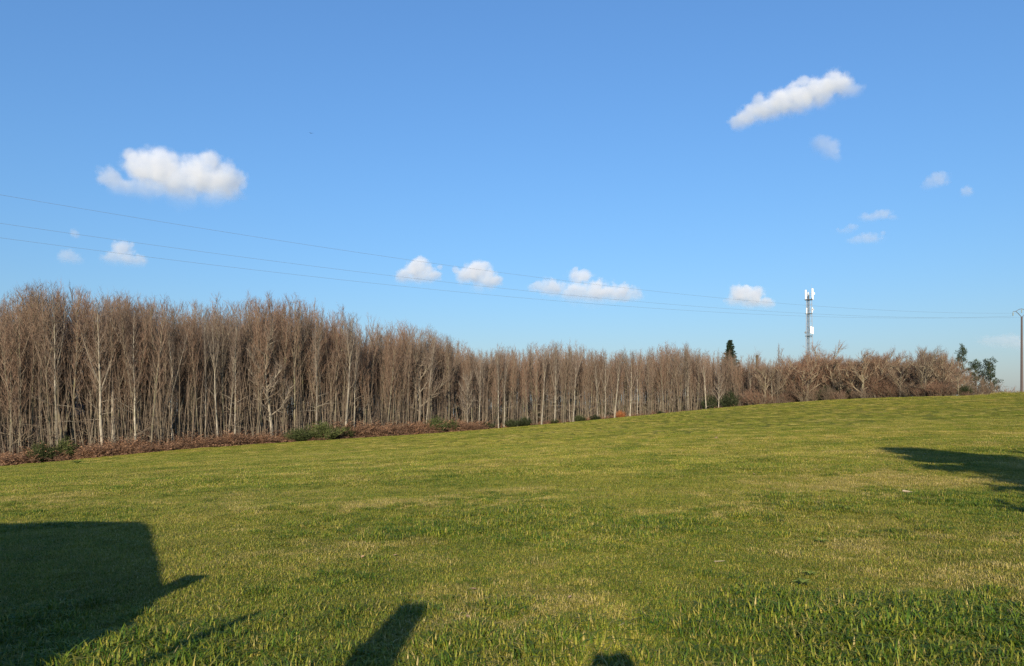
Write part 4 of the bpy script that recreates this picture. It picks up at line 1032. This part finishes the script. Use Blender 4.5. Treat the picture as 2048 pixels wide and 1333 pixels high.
GARD = proto('conifer_tree', spruce(600, 9.6, 3.7, M_SPRUCE, 34, .05))
plant(GARD, (8.75, -3.0, gz1(8.75, -3)), 0, (1.25, 1.25, .955), 'garden conifer behind the camera throwing the tree shadow at right', 'conifer')
plant(GARD, (11.0, -3.0, gz1(11.0, -3.0)), 2, (.36, .36, .87), 'slimmer garden conifer behind the camera beyond the first', 'conifer')

# the person taking the photograph, arms raised to hold the phone
M_SKIN = plain('skin', (.55, .36, .27), .5, 0, .05); M_COAT = plain('coat_cloth', (.06, .07, .10), .9); M_HAIR = plain('hair', (.06, .04, .03), .6)
pe = empty('person', (0.02, -.42, gz1(0, -.4)))
J, E = [], []
def jn(p, r, par=None):
    J.append((p, r)); 
    if par is not None: E.append((par, len(J) - 1))
    return len(J) - 1
hip = jn((0, 0, .93), .15); sp1 = jn((0, -.01, 1.12), .145, hip); ch = jn((0, 0, 1.32), .155, sp1); nk = jn((0, .02, 1.47), .06, ch); hd0 = jn((0, .03, 1.55), .075, nk); hd1 = jn((0, .035, 1.64), .095, hd0); hd2 = jn((0, .03, 1.72), .075, hd1)
for s in (-1, 1):
    k = jn((s * .1, 0, .84), .095, hip); kn = jn((s * .11, .02, .47), .062, k); an = jn((s * .12, -.01, .09), .042, kn); he = jn((s * .125, .06, .045), .04, an); jn((s * .135, .17, .03), .03, he)
    sh = jn((s * .18, 0, 1.38), .07, ch); el = jn((s * .27, .12, 1.22), .048, sh); wr = jn((s * .13, .33, 1.53), .03, el); pa = jn((s * .105, .36, 1.60), .032, wr)
    for dx, dz in ((.012, .035), (.004, .05), (-.006, .048), (-.014, .038)):
        f1 = jn((s * (.10 + dx), .385, 1.61 + dz * .5), .010, pa); f2 = jn((s * (.085 + dx), .40, 1.62 + dz), .009, f1); jn((s * (.068 + dx), .395, 1.625 + dz * 1.1), .008, f2)
    t1 = jn((s * .09, .345, 1.62), .011, pa); jn((s * .07, .35, 1.645), .009, t1)
me = bpy.data.meshes.new('body'); me.from_pydata([j[0] for j in J], E, []); me.materials.append(M_COAT)
bo = link('body', me, pe); sm = bo.modifiers.new('skin', 'SKIN')
lay = me.skin_vertices[0].data if me.skin_vertices else None
if lay is None:
    bpy.context.view_layer.objects.active = bo; bpy.ops.mesh.customdata_skin_add(); lay = me.skin_vertices[0].data
for i, (p_, r_) in enumerate(J): lay[i].radius = (r_, r_ * (.8 if i in (0, 1, 2) else 1)); lay[i].use_root = (i == 0)
bo.modifiers.new('smooth', 'SUBSURF').levels = 2; bo.modifiers['smooth'].render_levels = 2
mb = MB(); mb.tube([Vector((0, .0, 1.60)), Vector((0, -.01, 1.68)), Vector((0, .01, 1.76)), Vector((0, .02, 1.80)), Vector((0, .02, 1.81))], [.10, .115, .10, .06, .001], 12, 0, 0, True); mb.build('hair', M_HAIR, pe, True)
tag(pe, 'person in a dark coat behind the camera holding up a phone', 'person')
mb = MB(); mb.box((0, -.035, 1.64), (.16, .009, .075)); tag(mb.build('phone', M_TRIM), 'phone held up in both hands by the person behind the camera', 'phone')
